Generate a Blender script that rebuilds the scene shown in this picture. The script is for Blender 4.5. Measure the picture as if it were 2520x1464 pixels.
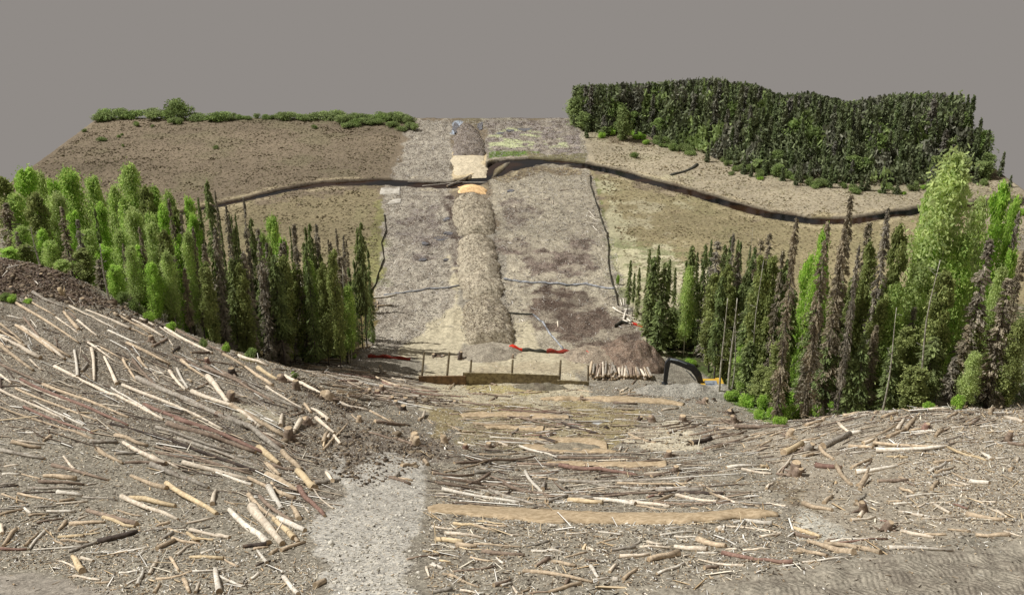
import bpy, math, random
import numpy as np
from mathutils import Vector
for _o in list(bpy.data.objects): bpy.data.objects.remove(_o)
SC = bpy.context.scene
COL = SC.collection
R = math.radians
rng = np.random.default_rng(7); random.seed(7)

# ---------------------------------------------------------------- camera
PITCH = R(23.8); HC = 60.0
F = 1260.0/math.tan(R(25.0))           # focal length in plan units (plan = 2520 x 1464)
cam = bpy.data.cameras.new('camera'); co = bpy.data.objects.new('camera', cam); COL.objects.link(co)
co.location = (0, 0, HC); co.rotation_euler = (math.pi/2-PITCH, 0, 0)
cam.sensor_width = 36; cam.lens = 18/math.tan(R(25.0)); cam.clip_end = 2000; cam.clip_start = .5
SC.camera = co
# ---------------------------------------------------------------- sky and sun
w = bpy.data.worlds.new('World'); SC.world = w; w.use_nodes = True
bg = w.node_tree.nodes['Background']
bg.inputs[0].default_value = (.279, .258, .242, 1); bg.inputs[1].default_value = 1.0
sd = bpy.data.lights.new('sun', 'SUN'); sd.energy = 4.7; sd.angle = R(.6); sd.color = (1, .99, .965)
so = bpy.data.objects.new('sun', sd); COL.objects.link(so)
so.rotation_euler = Vector((.62, -.04, -.88)).to_track_quat('-Z', 'Y').to_euler()
SC.view_settings.view_transform = 'Standard'; SC.view_settings.look = 'None'
SC.view_settings.exposure = 0; SC.view_settings.gamma = 1
SC.render.engine = 'CYCLES'
SC.render.resolution_x = 1024; SC.render.resolution_y = 594

# ---------------------------------------------------------------- numeric helpers
cp, sp = math.cos(PITCH), math.sin(PITCH)
def ray(dx, dy):
    a = (np.asarray(dx, float)-1260)/F; b = -(np.asarray(dy, float)-732)/F
    return a, cp+b*sp, -sp+b*cp
def tanof(dy):
    _, y, z = ray(1260, dy); return float(-z/y)
def proj(x, y, z):
    x, y, z = np.asarray(x, float), np.asarray(y, float), np.asarray(z, float)-HC
    d = y*cp-z*sp; u = y*sp+z*cp
    return 1260+F*x/d, 732-F*u/d, d
def at_Y(dx, dy, Y):
    a, y, z = ray(dx, dy); t = Y/y
    return float(a*t), float(Y), float(HC+z*t)
def hsh(i, j, s):
    h = (i.astype(np.int64)*374761393+j.astype(np.int64)*668265263+s*974711) & 0xffffffff
    h = ((h ^ (h >> 13))*1274126177) & 0xffffffff
    return ((h ^ (h >> 16)) & 0xffff)/65535.0
def vnoise(x, y, s=0):
    xi, yi = np.floor(x), np.floor(y); fx, fy = x-xi, y-yi
    fx = fx*fx*(3-2*fx); fy = fy*fy*(3-2*fy)
    a, b = hsh(xi, yi, s), hsh(xi+1, yi, s); c, d = hsh(xi, yi+1, s), hsh(xi+1, yi+1, s)
    return (a*(1-fx)+b*fx)*(1-fy)+(c*(1-fx)+d*fx)*fy
def fbm(x, y, sc, o=3, s=0):
    x = np.asarray(x, float)/sc; y = np.asarray(y, float)/sc; r = 0; a = .5
    for k in range(o): r = r+a*(vnoise(x, y, s+k)*2-1); x, y, a = x*2.03+3.1, y*2.03+1.7, a*.5
    return r
def sm(a, b, x):
    t = np.clip((np.asarray(x, float)-a)/(b-a), 0, 1); return t*t*(3-2*t)
def polysd(px, py, poly):
    """signed distance, positive inside"""
    P = np.array(poly, float); Q = np.roll(P, -1, 0)
    d = np.full(px.shape, 1e9); ins = np.zeros(px.shape, bool)
    for (x0, y0), (x1, y1) in zip(P, Q):
        ex, ey = x1-x0, y1-y0
        t = np.clip(((px-x0)*ex+(py-y0)*ey)/(ex*ex+ey*ey+1e-9), 0, 1)
        d = np.minimum(d, np.hypot(px-x0-t*ex, py-y0-t*ey))
        if y0 != y1:
            c = ((y0 > py) != (y1 > py)) & (px < (x1-x0)*(py-y0)/(y1-y0)+x0); ins ^= c
    return np.where(ins, d, -d)
def linedist(px, py, pts):
    d = np.full(np.shape(px), 1e9)
    for (x0, y0), (x1, y1) in zip(pts[:-1], pts[1:]):
        ex, ey = x1-x0, y1-y0
        t = np.clip(((px-x0)*ex+(py-y0)*ey)/(ex*ex+ey*ey+1e-9), 0, 1)
        d = np.minimum(d, np.hypot(px-x0-t*ex, py-y0-t*ey))
    return d

# ---------------------------------------------------------------- the lie of the land
CTL = [  # plan x, plan y, distance Y
 (0,1464,35),(600,1464,32),(1260,1464,30.5),(1900,1464,30),(2520,1464,30.5),(0,1750,25),(1260,1750,22),(2520,1750,22),
 (0,1250,45),(400,1250,44.5),(800,1250,45),(1260,1250,48),(1650,1250,47.5),(2000,1250,44),(2520,1250,42.5),
 (0,1000,61),(0,800,77),(0,700,87),(0,635,96),(200,1000,61),(200,820,77),(150,670,94),(230,720,91),
 (330,775,89),(440,815,88),(540,860,86),(640,890,84.5),(720,930,82),(800,960,80.5),(920,1010,77),(1020,1060,73),(1120,1118,66),
 (400,1000,63),(600,1030,63),(400,1120,53.5),(700,1150,54.5),(900,1180,54),(700,1040,66),(400,900,75),
 (1100,1180,58.5),(1400,1180,59),(1260,1100,73),(1500,1100,73),(1260,1050,83),(1260,1000,93),(1260,965,101),(1260,940,107.5),
 (1100,1050,80),(1100,1000,91),(1500,1050,83),(1500,1000,92),(1060,960,101),(950,1000,88),
 (720,885,112),(800,905,107),(900,950,98),(850,925,103),(1000,930,108),(1030,890,116.5),
 (1450,955,103.5),(1600,932,109),(1700,945,106.5),(1780,955,104),(1600,965,102),(1700,1000,93),(1650,1080,73),(1750,1130,63.5),
 (1820,1000,96),(1880,1045,88),(1960,1042,82),(2080,1016,78),(2200,1008,75),(2350,1006,74),(2520,1012,73),(2700,1020,72),
 (1850,1080,72),(1900,1150,58.5),(2050,1100,65),(2200,1150,55.5),(2520,1150,54),(2300,1060,65),(2000,1180,55),
 (1600,1130,66),(1800,1200,51.5)]
WLD = [(-62,112,13),(-48,112,10),(-36,108,7),(-26,106,4.5),(-80,110,14),(-80,130,8),(-55,125,6),(-35,122,3),(-20,118,1),
 (-88,80,24),(-70,60,28),(20,116,.3),(26,117,.2),(34,110,1.5),(30,103,3),(38,96,6),(48,90,9),(60,90,10),(80,92,11),(88,110,7),(60,110,5),(45,112,2.5),
 (85,70,21),(70,45,30),(-45,35,35)]
for yy in (122, 132, 150, 175, 205, 240):
    for xx in (-92, -60, -30, 0, 30, 60, 92):
        if yy == 122 and abs(xx) > 40: continue
        WLD.append((xx, yy, 0 if (yy > 140 or abs(xx) < 50) else 2.0))
P = np.array([at_Y(*c) for c in CTL]+[(float(a), float(b), float(c)) for a, b, c in WLD])
def tps(r2): return np.where(r2 > 0, .5*r2*np.log(r2+1e-12), 0)
_n = len(P); _d2 = (P[:, None, 0]-P[None, :, 0])**2+(P[:, None, 1]-P[None, :, 1])**2
_A = np.zeros((_n+3, _n+3)); _A[:_n, :_n] = tps(_d2)+np.eye(_n)*6.0
_A[:_n, _n] = 1; _A[:_n, _n+1:] = P[:, :2]; _A[_n:, :_n] = _A[:_n, _n:].T
_w = np.linalg.solve(_A, np.concatenate([P[:, 2], [0, 0, 0]]))
GX0, GY0, GS = -100.0, 14.0, .5; NX, NY = 401, 461
gx, gy = np.meshgrid(GX0+GS*np.arange(NX), GY0+GS*np.arange(NY))
G = _w[_n]+_w[_n+1]*gx+_w[_n+2]*gy
for k in range(_n): G += _w[k]*tps((gx-P[k, 0])**2+(gy-P[k, 1])**2)
G = G*(1-sm(122, 140, gy)*1.0)      # the bog is level
# river channel
RIV = [(420,530,10),(535,505,8),(600,492,9),(700,468,11),(800,453,11),(930,448,13),(1040,454,14),(1110,456,15),(1170,446,20),(1215,424,40),(1250,406,34),(1300,400,22),(1380,401,13),(1440,407,14),
       (1520,424,14),(1600,447,16),(1680,468,17),(1750,489,19),(1830,512,19),(1900,529,17),(2000,543,14),(2100,543,14),(2200,526,13),(2290,514,12),(2420,500,12),(2600,490,12)]
def on_bog(dx, dy):
    t = HC/-ray(dx, dy)[2]; return float(ray(dx, dy)[0]*t), float(ray(dx, dy)[1]*t)
RW = [on_bog(a, b)+(c,) for a, b, c in RIV]
def wid(a, b, c):   # vertical plan width -> metres on the ground
    return abs(on_bog(a, b-c/2)[1]-on_bog(a, b+c/2)[1])*(.72 if a < 900 else .84)
RWW = [wid(*r) for r in RIV]
BARS = [[on_bog(*q) for q in pl] for pl in ([(1204,436),(1212,414),(1240,399),(1264,393),(1256,406),(1236,424),(1212,440)], [(1296,408),(1340,401),(1430,406),(1400,412),(1330,412)])]
def river_d(x, y):
    best = np.full(np.shape(x), 1e9)
    for i in range(len(RW)-1):
        x0, y0, _ = RW[i]; x1, y1, _ = RW[i+1]; ex, ey = x1-x0, y1-y0
        t = np.clip(((x-x0)*ex+(y-y0)*ey)/(ex*ex+ey*ey), 0, 1)
        hw = (RWW[i]*(1-t)+RWW[i+1]*t)*.5*abs(ex)/math.hypot(ex, ey)
        best = np.minimum(best, np.hypot(x-x0-t*ex, y-y0-t*ey)-hw)
    best = best+.55*fbm(x, y, 3.5, 3, 71)
    for pl in BARS:
        b = polysd(np.asarray(x, float), np.asarray(y, float), pl); best = np.where(b > 0, np.maximum(best, b*.9), best)
    return best                       # metres beyond the water's edge
def gbase(x, y):
    x = np.asarray(x, float); y = np.asarray(y, float)
    u = np.clip((x-GX0)/GS, 0, NX-1.001); v = np.clip((y-GY0)/GS, 0, NY-1.001)
    i, j = u.astype(int), v.astype(int); a, b = u-i, v-j
    return (G[j, i]*(1-a)+G[j, i+1]*a)*(1-b)+(G[j+1, i]*(1-a)+G[j+1, i+1]*a)*b
def ground(x, y, fine=False):
    x = np.asarray(x, float); y = np.asarray(y, float)
    z = gbase(x, y)
    near = 1-sm(112, 122, y)
    z = z+near*(.5*fbm(x, y, 7, 2, 5)+.22*fbm(x, y, 1.8, 2, 9))+(1-near)*.12*fbm(x, y, 5, 2, 11)
    return z-2.4*np.exp(-((x-21.8)**2+(y-109.5)**2)/18.0)
def land(dx, dy, ymin=20, ymax=234):
    a, b, c = [float(v) for v in ray(dx, dy)]
    Y = np.arange(ymin, ymax, .25); t = Y/b
    below = (HC+c*t)-ground(a*t, Y) < 0
    k = int(np.argmax(below)) if below.any() else len(Y)-1
    y1 = Y[k]; y0 = Y[max(k-1, 0)]
    for _ in range(8):
        m = (y0+y1)/2; tt = m/b
        if HC+c*tt-float(ground(a*tt, m)) < 0: y1 = m
        else: y0 = m
    tt = y1/b
    return np.array([a*tt, y1, float(ground(a*tt, y1))])

# ---------------------------------------------------------------- object helpers
def lin(c):
    return tuple((v/255/12.92 if v/255 <= .04045 else ((v/255+.055)/1.055)**2.4) for v in c)
def mesh(name, V, Fc, mat, parent=None, smooth=True, cols=None, mi=None):
    me = bpy.data.meshes.new(name)
    V = np.asarray(V, dtype=np.float32).reshape(-1, 3)
    if isinstance(Fc, np.ndarray):
        n, k = Fc.shape
        me.vertices.add(len(V)); me.vertices.foreach_set('co', V.ravel())
        me.loops.add(n*k); me.loops.foreach_set('vertex_index', Fc.astype(np.int32).ravel())
        me.polygons.add(n); me.polygons.foreach_set('loop_start', (np.arange(n)*k).astype(np.int32))
        me.update(calc_edges=True)
    else:
        me.from_pydata(V.tolist(), [], Fc); me.update()
    if smooth: me.polygons.foreach_set('use_smooth', np.ones(len(me.polygons), bool))
    for m in (mat if isinstance(mat, (list, tuple)) else [mat]): me.materials.append(m)
    if mi is not None: me.polygons.foreach_set('material_index', np.asarray(mi, np.int32))
    if cols:
        for k, a in cols.items():
            at = me.color_attributes.new(k, 'FLOAT_COLOR', 'POINT')
            a = np.asarray(a, np.float32)
            if a.shape[1] == 3: a = np.concatenate([a, np.ones((len(a), 1), np.float32)], 1)
            at.data.foreach_set('color', a.ravel())
    o = bpy.data.objects.new(name, me); COL.objects.link(o)
    if parent is not None: o.parent = parent
    return o
def tag(o, label=None, cat=None, group=None, kind=None):
    if label: o['label'] = label
    if cat: o['category'] = cat
    if group: o['group'] = group
    if kind: o['kind'] = kind
    return o
def empty(name, loc, rz=0.0, scale=None):
    e = bpy.data.objects.new(name, None); COL.objects.link(e); e.location = loc; e.rotation_euler = (0, 0, rz)
    e.empty_display_size = .3
    if scale: e.scale = scale
    return e
def copy_tree(o, parent=None):
    c = o.copy(); COL.objects.link(c)
    if parent is not None: c.parent = parent
    for ch in list(o.children): copy_tree(ch, c)
    return c
def tubepts(P, rad, n=8, cap=True, lump=0.0):
    """tube along points P with radii; returns V, quads list, cap faces"""
    P = np.asarray(P, float); k = len(P)
    T = np.gradient(P, axis=0); T /= np.linalg.norm(T, axis=1)[:, None]+1e-9
    up = np.array([0, 0, 1.0]) if abs(T[:, 2]).max() < .9 else np.array([1.0, 0, 0])
    V = []; Fq = []
    ph = np.arange(n)*2*math.pi/n
    for i in range(k):
        s = np.cross(T[i], up); s /= np.linalg.norm(s)+1e-9; u = np.cross(s, T[i])
        rr = rad[i]*(1+lump*(rng.random(n)-.5))
        V.append(P[i]+np.outer(np.cos(ph)*rr, s)+np.outer(np.sin(ph)*rr, u))
    V = np.concatenate(V)
    for i in range(k-1):
        for j in range(n):
            a = i*n+j; b = i*n+(j+1) % n; Fq.append((a, b, b+n, a+n))
    caps = [tuple(range(n))[::-1], tuple((k-1)*n+j for j in range(n))] if cap else []
    return V, [tuple(f[::-1]) for f in Fq], [tuple(c[::-1]) for c in caps]
def boxv(c, s, rz=0):
    x, y, z = s[0]/2, s[1]/2, s[2]/2
    v = np.array([(a*x, b*y, d*z) for a in (-1, 1) for b in (-1, 1) for d in (-1, 1)])
    cr, sr = math.cos(rz), math.sin(rz)
    v = np.stack([v[:, 0]*cr-v[:, 1]*sr, v[:, 0]*sr+v[:, 1]*cr, v[:, 2]], 1)+np.array(c)
    return v, [(0, 1, 3, 2), (4, 6, 7, 5), (0, 4, 5, 1), (2, 3, 7, 6), (0, 2, 6, 4), (1, 5, 7, 3)]
class MB:
    def __init__(s): s.V = []; s.F = []; s.n = 0
    def add(s, V, Fc):
        s.V.append(np.asarray(V, float)); s.F += [tuple(i+s.n for i in f) for f in Fc]; s.n += len(V)
    def box(s, c, sz, rz=0): s.add(*boxv(c, sz, rz))
    def tube(s, P, r, n=8, lump=0):
        V, q, c = tubepts(P, r if hasattr(r, '__len__') else [r]*len(P), n, True, lump); s.add(V, q+c)
    def build(s, name, mat, parent=None, smooth=False):
        return mesh(name, np.concatenate(s.V), s.F, mat, parent, smooth)

# ---------------------------------------------------------------- materials
def newmat(name, rough=.9, spec=.2):
    m = bpy.data.materials.new(name); m.use_nodes = True
    b = m.node_tree.nodes['Principled BSDF']; b.inputs['Roughness'].default_value = rough
    b.inputs['Specular IOR Level'].default_value = spec
    return m, m.node_tree, b
def N(nt, t, **k):
    n = nt.nodes.new(t)
    for a, v in k.items(): setattr(n, a, v)
    return n
def mixc(nt, fac, a, b, mode='MIX'):
    n = N(nt, 'ShaderNodeMix', data_type='RGBA', blend_type=mode)
    for s, v in ((n.inputs[0], fac), (n.inputs[6], a), (n.inputs[7], b)):
        if hasattr(v, 'is_output') or isinstance(v, bpy.types.NodeSocket): nt.links.new(v, s)
        elif isinstance(v, tuple): s.default_value = v+(1,) if len(v) == 3 else v
        else: s.default_value = v
    return n.outputs[2]
def math_(nt, op, a, b=None, c=None, clamp=False):
    n = N(nt, 'ShaderNodeMath', operation=op, use_clamp=clamp)
    for i, v in enumerate((a, b, c)):
        if v is None: continue
        if isinstance(v, bpy.types.NodeSocket): nt.links.new(v, n.inputs[i])
        else: n.inputs[i].default_value = v
    return n.outputs[0]
def ramp(nt, x, lo, hi):
    n = N(nt, 'ShaderNodeMapRange', interpolation_type='SMOOTHSTEP'); nt.links.new(x, n.inputs[0])
    n.inputs[1].default_value = lo; n.inputs[2].default_value = hi; return n.outputs[0]
def noise(nt, vec, sc, det=4, ro=.6, dist=0):
    n = N(nt, 'ShaderNodeTexNoise'); n.inputs['Scale'].default_value = sc; n.inputs['Detail'].default_value = det
    n.inputs['Roughness'].default_value = ro; n.inputs['Distortion'].default_value = dist
    if vec is not None: nt.links.new(vec, n.inputs['Vector'])
    return n.outputs[0]
def mapping(nt, vec, sc, rot=(0, 0, 0)):
    n = N(nt, 'ShaderNodeMapping'); n.inputs['Scale'].default_value = sc; n.inputs['Rotation'].default_value = rot
    nt.links.new(vec, n.inputs['Vector']); return n.outputs[0]
def bump(nt, h, st, dist, b):
    n = N(nt, 'ShaderNodeBump'); n.inputs['Strength'].default_value = st; n.inputs['Distance'].default_value = dist
    nt.links.new(h, n.inputs['Height']); nt.links.new(n.outputs[0], b.inputs['Normal'])

def ground_mat(name='ground_soil'):
    m, nt, b = newmat(name, .95, .1)
    L = nt.links.new
    pos = N(nt, 'ShaderNodeNewGeometry').outputs['Position']
    tint = N(nt, 'ShaderNodeVertexColor', layer_name='tint').outputs[0]
    texn = N(nt, 'ShaderNodeVertexColor', layer_name='tex').outputs[0]
    sx = N(nt, 'ShaderNodeSeparateColor'); L(texn, sx.inputs[0])
    chip, blot, grass = sx.outputs
    n1 = noise(nt, pos, 2.2, 6, .72); n2 = noise(nt, pos, .35, 5, .65)
    v = math_(nt, 'MULTIPLY', ramp(nt, n1, .25, .75), .75); v = math_(nt, 'ADD', v, .62)
    v2 = math_(nt, 'ADD', math_(nt, 'MULTIPLY', n2, .5), .75)
    v = math_(nt, 'MULTIPLY', v, v2)
    cmb = N(nt, 'ShaderNodeCombineColor')
    for i in range(3): L(v, cmb.inputs[i])
    c = mixc(nt, 1.0, tint, cmb.outputs[0], 'MULTIPLY')
    # dark damp peat blotches
    nb = noise(nt, mapping(nt, pos, (1, .55, 1)), .75, 7, .78, .4)
    fb = math_(nt, 'MULTIPLY', ramp(nt, nb, .46, .56), blot)
    c = mixc(nt, fb, c, lin((72, 58, 50)))
    # fine dark grains
    ng = noise(nt, pos, 5.5, 4, .85)
    c = mixc(nt, math_(nt, 'MULTIPLY', ramp(nt, ng, .52, .58), math_(nt, 'ADD', math_(nt, 'MULTIPLY', chip, .55), .2)), c, lin((58, 50, 42)))
    # pale grit
    nc = noise(nt, mapping(nt, pos, (1, 1.2, 1)), 7.5, 3, .9)
    c = mixc(nt, math_(nt, 'MULTIPLY', ramp(nt, nc, .545, .60), chip), c, lin((225, 214, 194)))
    # dry grass flecks
    nv = noise(nt, mapping(nt, pos, (.45, .9, 1)), 4.2, 5, .85)
    c = mixc(nt, math_(nt, 'MULTIPLY', ramp(nt, nv, .52, .66), math_(nt, 'MULTIPLY', grass, .4)), c, lin((190, 174, 144)))
    c = mixc(nt, math_(nt, 'MULTIPLY', ramp(nt, nv, .48, .38), math_(nt, 'MULTIPLY', grass, .34)), c, lin((92, 84, 66)))
    L(c, b.inputs['Base Color'])
    hh = math_(nt, 'ADD', n1, math_(nt, 'MULTIPLY', nc, .35))
    al = N(nt, 'ShaderNodeVertexColor', layer_name='tex').outputs[1]
    def wave(sc, rot, dist):
        wv = N(nt, 'ShaderNodeTexWave', wave_type='BANDS', bands_direction='X'); wv.inputs['Scale'].default_value = sc; wv.inputs['Distortion'].default_value = dist
        wv.inputs['Detail'].default_value = 1.5; L(mapping(nt, pos, (1, 1, 1), (0, 0, rot)), wv.inputs['Vector']); return wv.outputs[1]
    ln = ramp(nt, wave(.16, 1.2, .6), .3, .6)
    tread = math_(nt, 'ADD', math_(nt, 'MULTIPLY', wave(1.5, .15, 1.6), ln), math_(nt, 'MULTIPLY', wave(1.5, -.75, 1.6), math_(nt, 'SUBTRACT', 1.0, ln)))
    tm = math_(nt, 'SUBTRACT', 1.0, al)
    hh = math_(nt, 'ADD', hh, math_(nt, 'MULTIPLY', math_(nt, 'MULTIPLY', tread, tm), math_(nt, 'MULTIPLY', n1, .6)))
    bump(nt, hh, .9, .12, b)
    return m
M_GROUND = ground_mat()
def log_mat(name, c1, c2, bark=.3):
    m, nt, b = newmat(name, .85, .15); L = nt.links.new
    g = N(nt, 'ShaderNodeTexCoord').outputs['Object']
    oi = N(nt, 'ShaderNodeObjectInfo').outputs['Random']
    pos = N(nt, 'ShaderNodeNewGeometry').outputs['Position']
    n = noise(nt, pos, 5, 6, .75); n2 = noise(nt, pos, 1.4, 4, .7); n3 = noise(nt, pos, 16, 3, .8)
    c = mixc(nt, ramp(nt, n, .35, .65), lin(c1), lin(c2))
    c = mixc(nt, math_(nt, 'MULTIPLY', ramp(nt, n2, .52, .62), bark), c, lin((112, 94, 78)))
    c = mixc(nt, math_(nt, 'MULTIPLY', ramp(nt, n3, .56, .68), .55), c, lin((70, 58, 48)))
    k = math_(nt, 'ADD', math_(nt, 'MULTIPLY', oi, .4), .8)
    cc = N(nt, 'ShaderNodeCombineColor')
    for i in range(3): L(k, cc.inputs[i])
    c = mixc(nt, 1.0, c, cc.outputs[0], 'MULTIPLY')
    L(c, b.inputs['Base Color']); bump(nt, n, .6, .04, b); return m
LM = {'p': log_mat('pale_wood', (230, 218, 198), (196, 180, 158), .28), 't': log_mat('tan_wood', (208, 188, 160), (164, 146, 122), .35),
      'b': log_mat('brown_bark', (158, 140, 122), (116, 100, 88), .4), 'r': log_mat('reddish_bark', (158, 128, 114), (118, 92, 82), .35),
      'g': log_mat('grey_bark', (176, 168, 154), (122, 114, 104), .45), 'w': log_mat('white_wood', (236, 230, 216), (196, 184, 166), .15),
      'd': log_mat('dark_bark', (92, 82, 74), (60, 52, 48), .5), 'y': log_mat('golden_wood', (222, 202, 166), (190, 168, 132), .2)}
M_END = log_mat('cut_wood', (196, 176, 146), (160, 138, 110), 0)
def leaf_mat(name, c1, c2, c3, transl=.25, rnd=.5):
    m, nt, b = newmat(name, .7, .2); L = nt.links.new
    a = N(nt, 'ShaderNodeVertexColor', layer_name='lc').outputs[0]
    s = N(nt, 'ShaderNodeSeparateColor'); L(a, s.inputs[0])
    oi = N(nt, 'ShaderNodeObjectInfo').outputs['Random']
    c = mixc(nt, s.outputs[0], lin(c1), lin(c2))
    c = mixc(nt, math_(nt, 'MULTIPLY', oi, rnd), c, lin(c3))
    k = math_(nt, 'ADD', math_(nt, 'MULTIPLY', s.outputs[1], .7), .62)
    cc = N(nt, 'ShaderNodeCombineColor')
    for i in range(3): L(k, cc.inputs[i])
    c = mixc(nt, 1.0, c, cc.outputs[0], 'MULTIPLY')
    L(c, b.inputs['Base Color'])
    if transl:
        t = N(nt, 'ShaderNodeBsdfTranslucent'); L(c, t.inputs[0]); mx = N(nt, 'ShaderNodeMixShader'); mx.inputs[0].default_value = transl
        L(b.outputs[0], mx.inputs[1]); L(t.outputs[0], mx.inputs[2]); L(mx.outputs[0], nt.nodes['Material Output'].inputs[0])
    return m
M_SPR = leaf_mat('spruce_needles', (98, 116, 76), (166, 182, 118), (156, 162, 106), .4, .7)
M_DEAD = leaf_mat('dead_spruce_twigs', (136, 130, 118), (190, 182, 166), (164, 150, 122), .3, .7)
M_ASP = leaf_mat('aspen_leaves', (140, 178, 86), (218, 236, 138), (212, 218, 164), .5, .6)
M_ASPB = leaf_mat('bright_aspen_leaves', (134, 178, 70), (204, 232, 112), (186, 212, 116), .5, .6)
M_OLV = leaf_mat('olive_leaves', (120, 134, 78), (184, 192, 120), (150, 158, 100), .35, .5)
M_BUSH = leaf_mat('bush_leaves', (104, 128, 70), (168, 188, 112), (154, 160, 116), .4, .5)
M_TINT = leaf_mat('x', (1, 1, 1), (2, 2, 2), (3, 3, 3), 0, 0)
def tint_mat(name, rough=.9, bumpy=False):
    m, nt, b = newmat(name, rough, .15)
    a = N(nt, 'ShaderNodeVertexColor', layer_name='tint').outputs[0]; nt.links.new(a, b.inputs['Base Color']); return m
M_CHIP = tint_mat('chips_and_slivers')
bpy.data.materials.remove(M_TINT)
def plain(name, c, c2=None, sc=3, rough=.8, spec=.3, metal=0, bp=.3):
    m, nt, b = newmat(name, rough, spec); b.inputs['Metallic'].default_value = metal
    pos = N(nt, 'ShaderNodeTexCoord').outputs['Object']; n = noise(nt, pos, sc, 5, .7)
    nt.links.new(mixc(nt, ramp(nt, n, .35, .65), lin(c), lin(c2 or c)), b.inputs['Base Color'])
    if bp: bump(nt, n, bp, .05, b)
    return m
M_TRUNK = plain('spruce_trunk', (112, 104, 98), (78, 70, 64), 4)
M_ASPT = plain('aspen_trunk', (206, 200, 184), (138, 132, 118), 3)
M_BOARD = plain('weathered_board', (158, 146, 116), (112, 100, 78), 2.5)
M_BOARDB = plain('brown_board', (132, 106, 78), (92, 74, 56), 2.5)
M_POST = plain('post_wood', (134, 122, 98), (96, 84, 68), 3)
M_RED = plain('orange_red_fabric', (232, 62, 34), (190, 44, 26), 3, .7)
M_DRED = plain('dull_red_fabric', (150, 52, 36), (110, 50, 40), 3, .8)
M_WATTLE = plain('grey_wattle', (176, 178, 182), (104, 104, 106), 1.2, .9)
M_DWATTLE = plain('dark_wattle', (84, 82, 72), (54, 54, 46), 1.2, .9)
M_MAT = plain('tan_erosion_mat', (192, 172, 142), (152, 132, 104), 3.2, .95, .1, 0, .5)
M_ORMAT = plain('orange_sand', (226, 178, 118), (204, 158, 104), .8, .95, .1)
M_STEEL = plain('dark_machine_paint', (52, 54, 58), (34, 36, 40), 3, .45, .5)
M_YEL = plain('yellow_machine_paint', (220, 180, 70), (190, 150, 60), 3, .45, .5)
M_GREYP = plain('grey_machine_paint', (150, 156, 164), (120, 126, 134), 3, .4, .5)
M_GLASS = plain('dark_cab_glass', (30, 36, 40), (20, 24, 28), 3, .1, .6, 0, 0)
M_FOAM = plain('pale_foam', (236, 236, 230), (190, 190, 180), 2, .8)
def water_mat():
    m, nt, b = newmat('river_water', .08, .12)
    pos = N(nt, 'ShaderNodeNewGeometry').outputs['Position']
    n = noise(nt, mapping(nt, pos, (.5, 1, 1)), .16, 3, .6); n2 = noise(nt, pos, 2.2, 3, .6)
    c = mixc(nt, ramp(nt, n, .42, .6), lin((12, 12, 13)), lin((44, 28, 17)))
    nt.links.new(c, b.inputs['Base Color']); bump(nt, n2, .25, .03, b); return m
M_WATER = water_mat()
M_SHEET = plain('pale_sheet', (196, 190, 178), (160, 152, 138), 1.5, .9)
M_PUD = plain('mud_and_sky_tint_puddle', (112, 114, 120), (84, 78, 74), 1.2, .15, .6, 0, 0)  # mud colour with the grey-blue of reflected sky painted into it
M_FSPR = leaf_mat('far_spruce_needles', (78, 92, 64), (144, 160, 104), (120, 122, 96), .25, .8)
M_FDEAD = leaf_mat('far_dead_twigs', (98, 96, 88), (156, 150, 136), (110, 116, 90), .2, .8)
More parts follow.
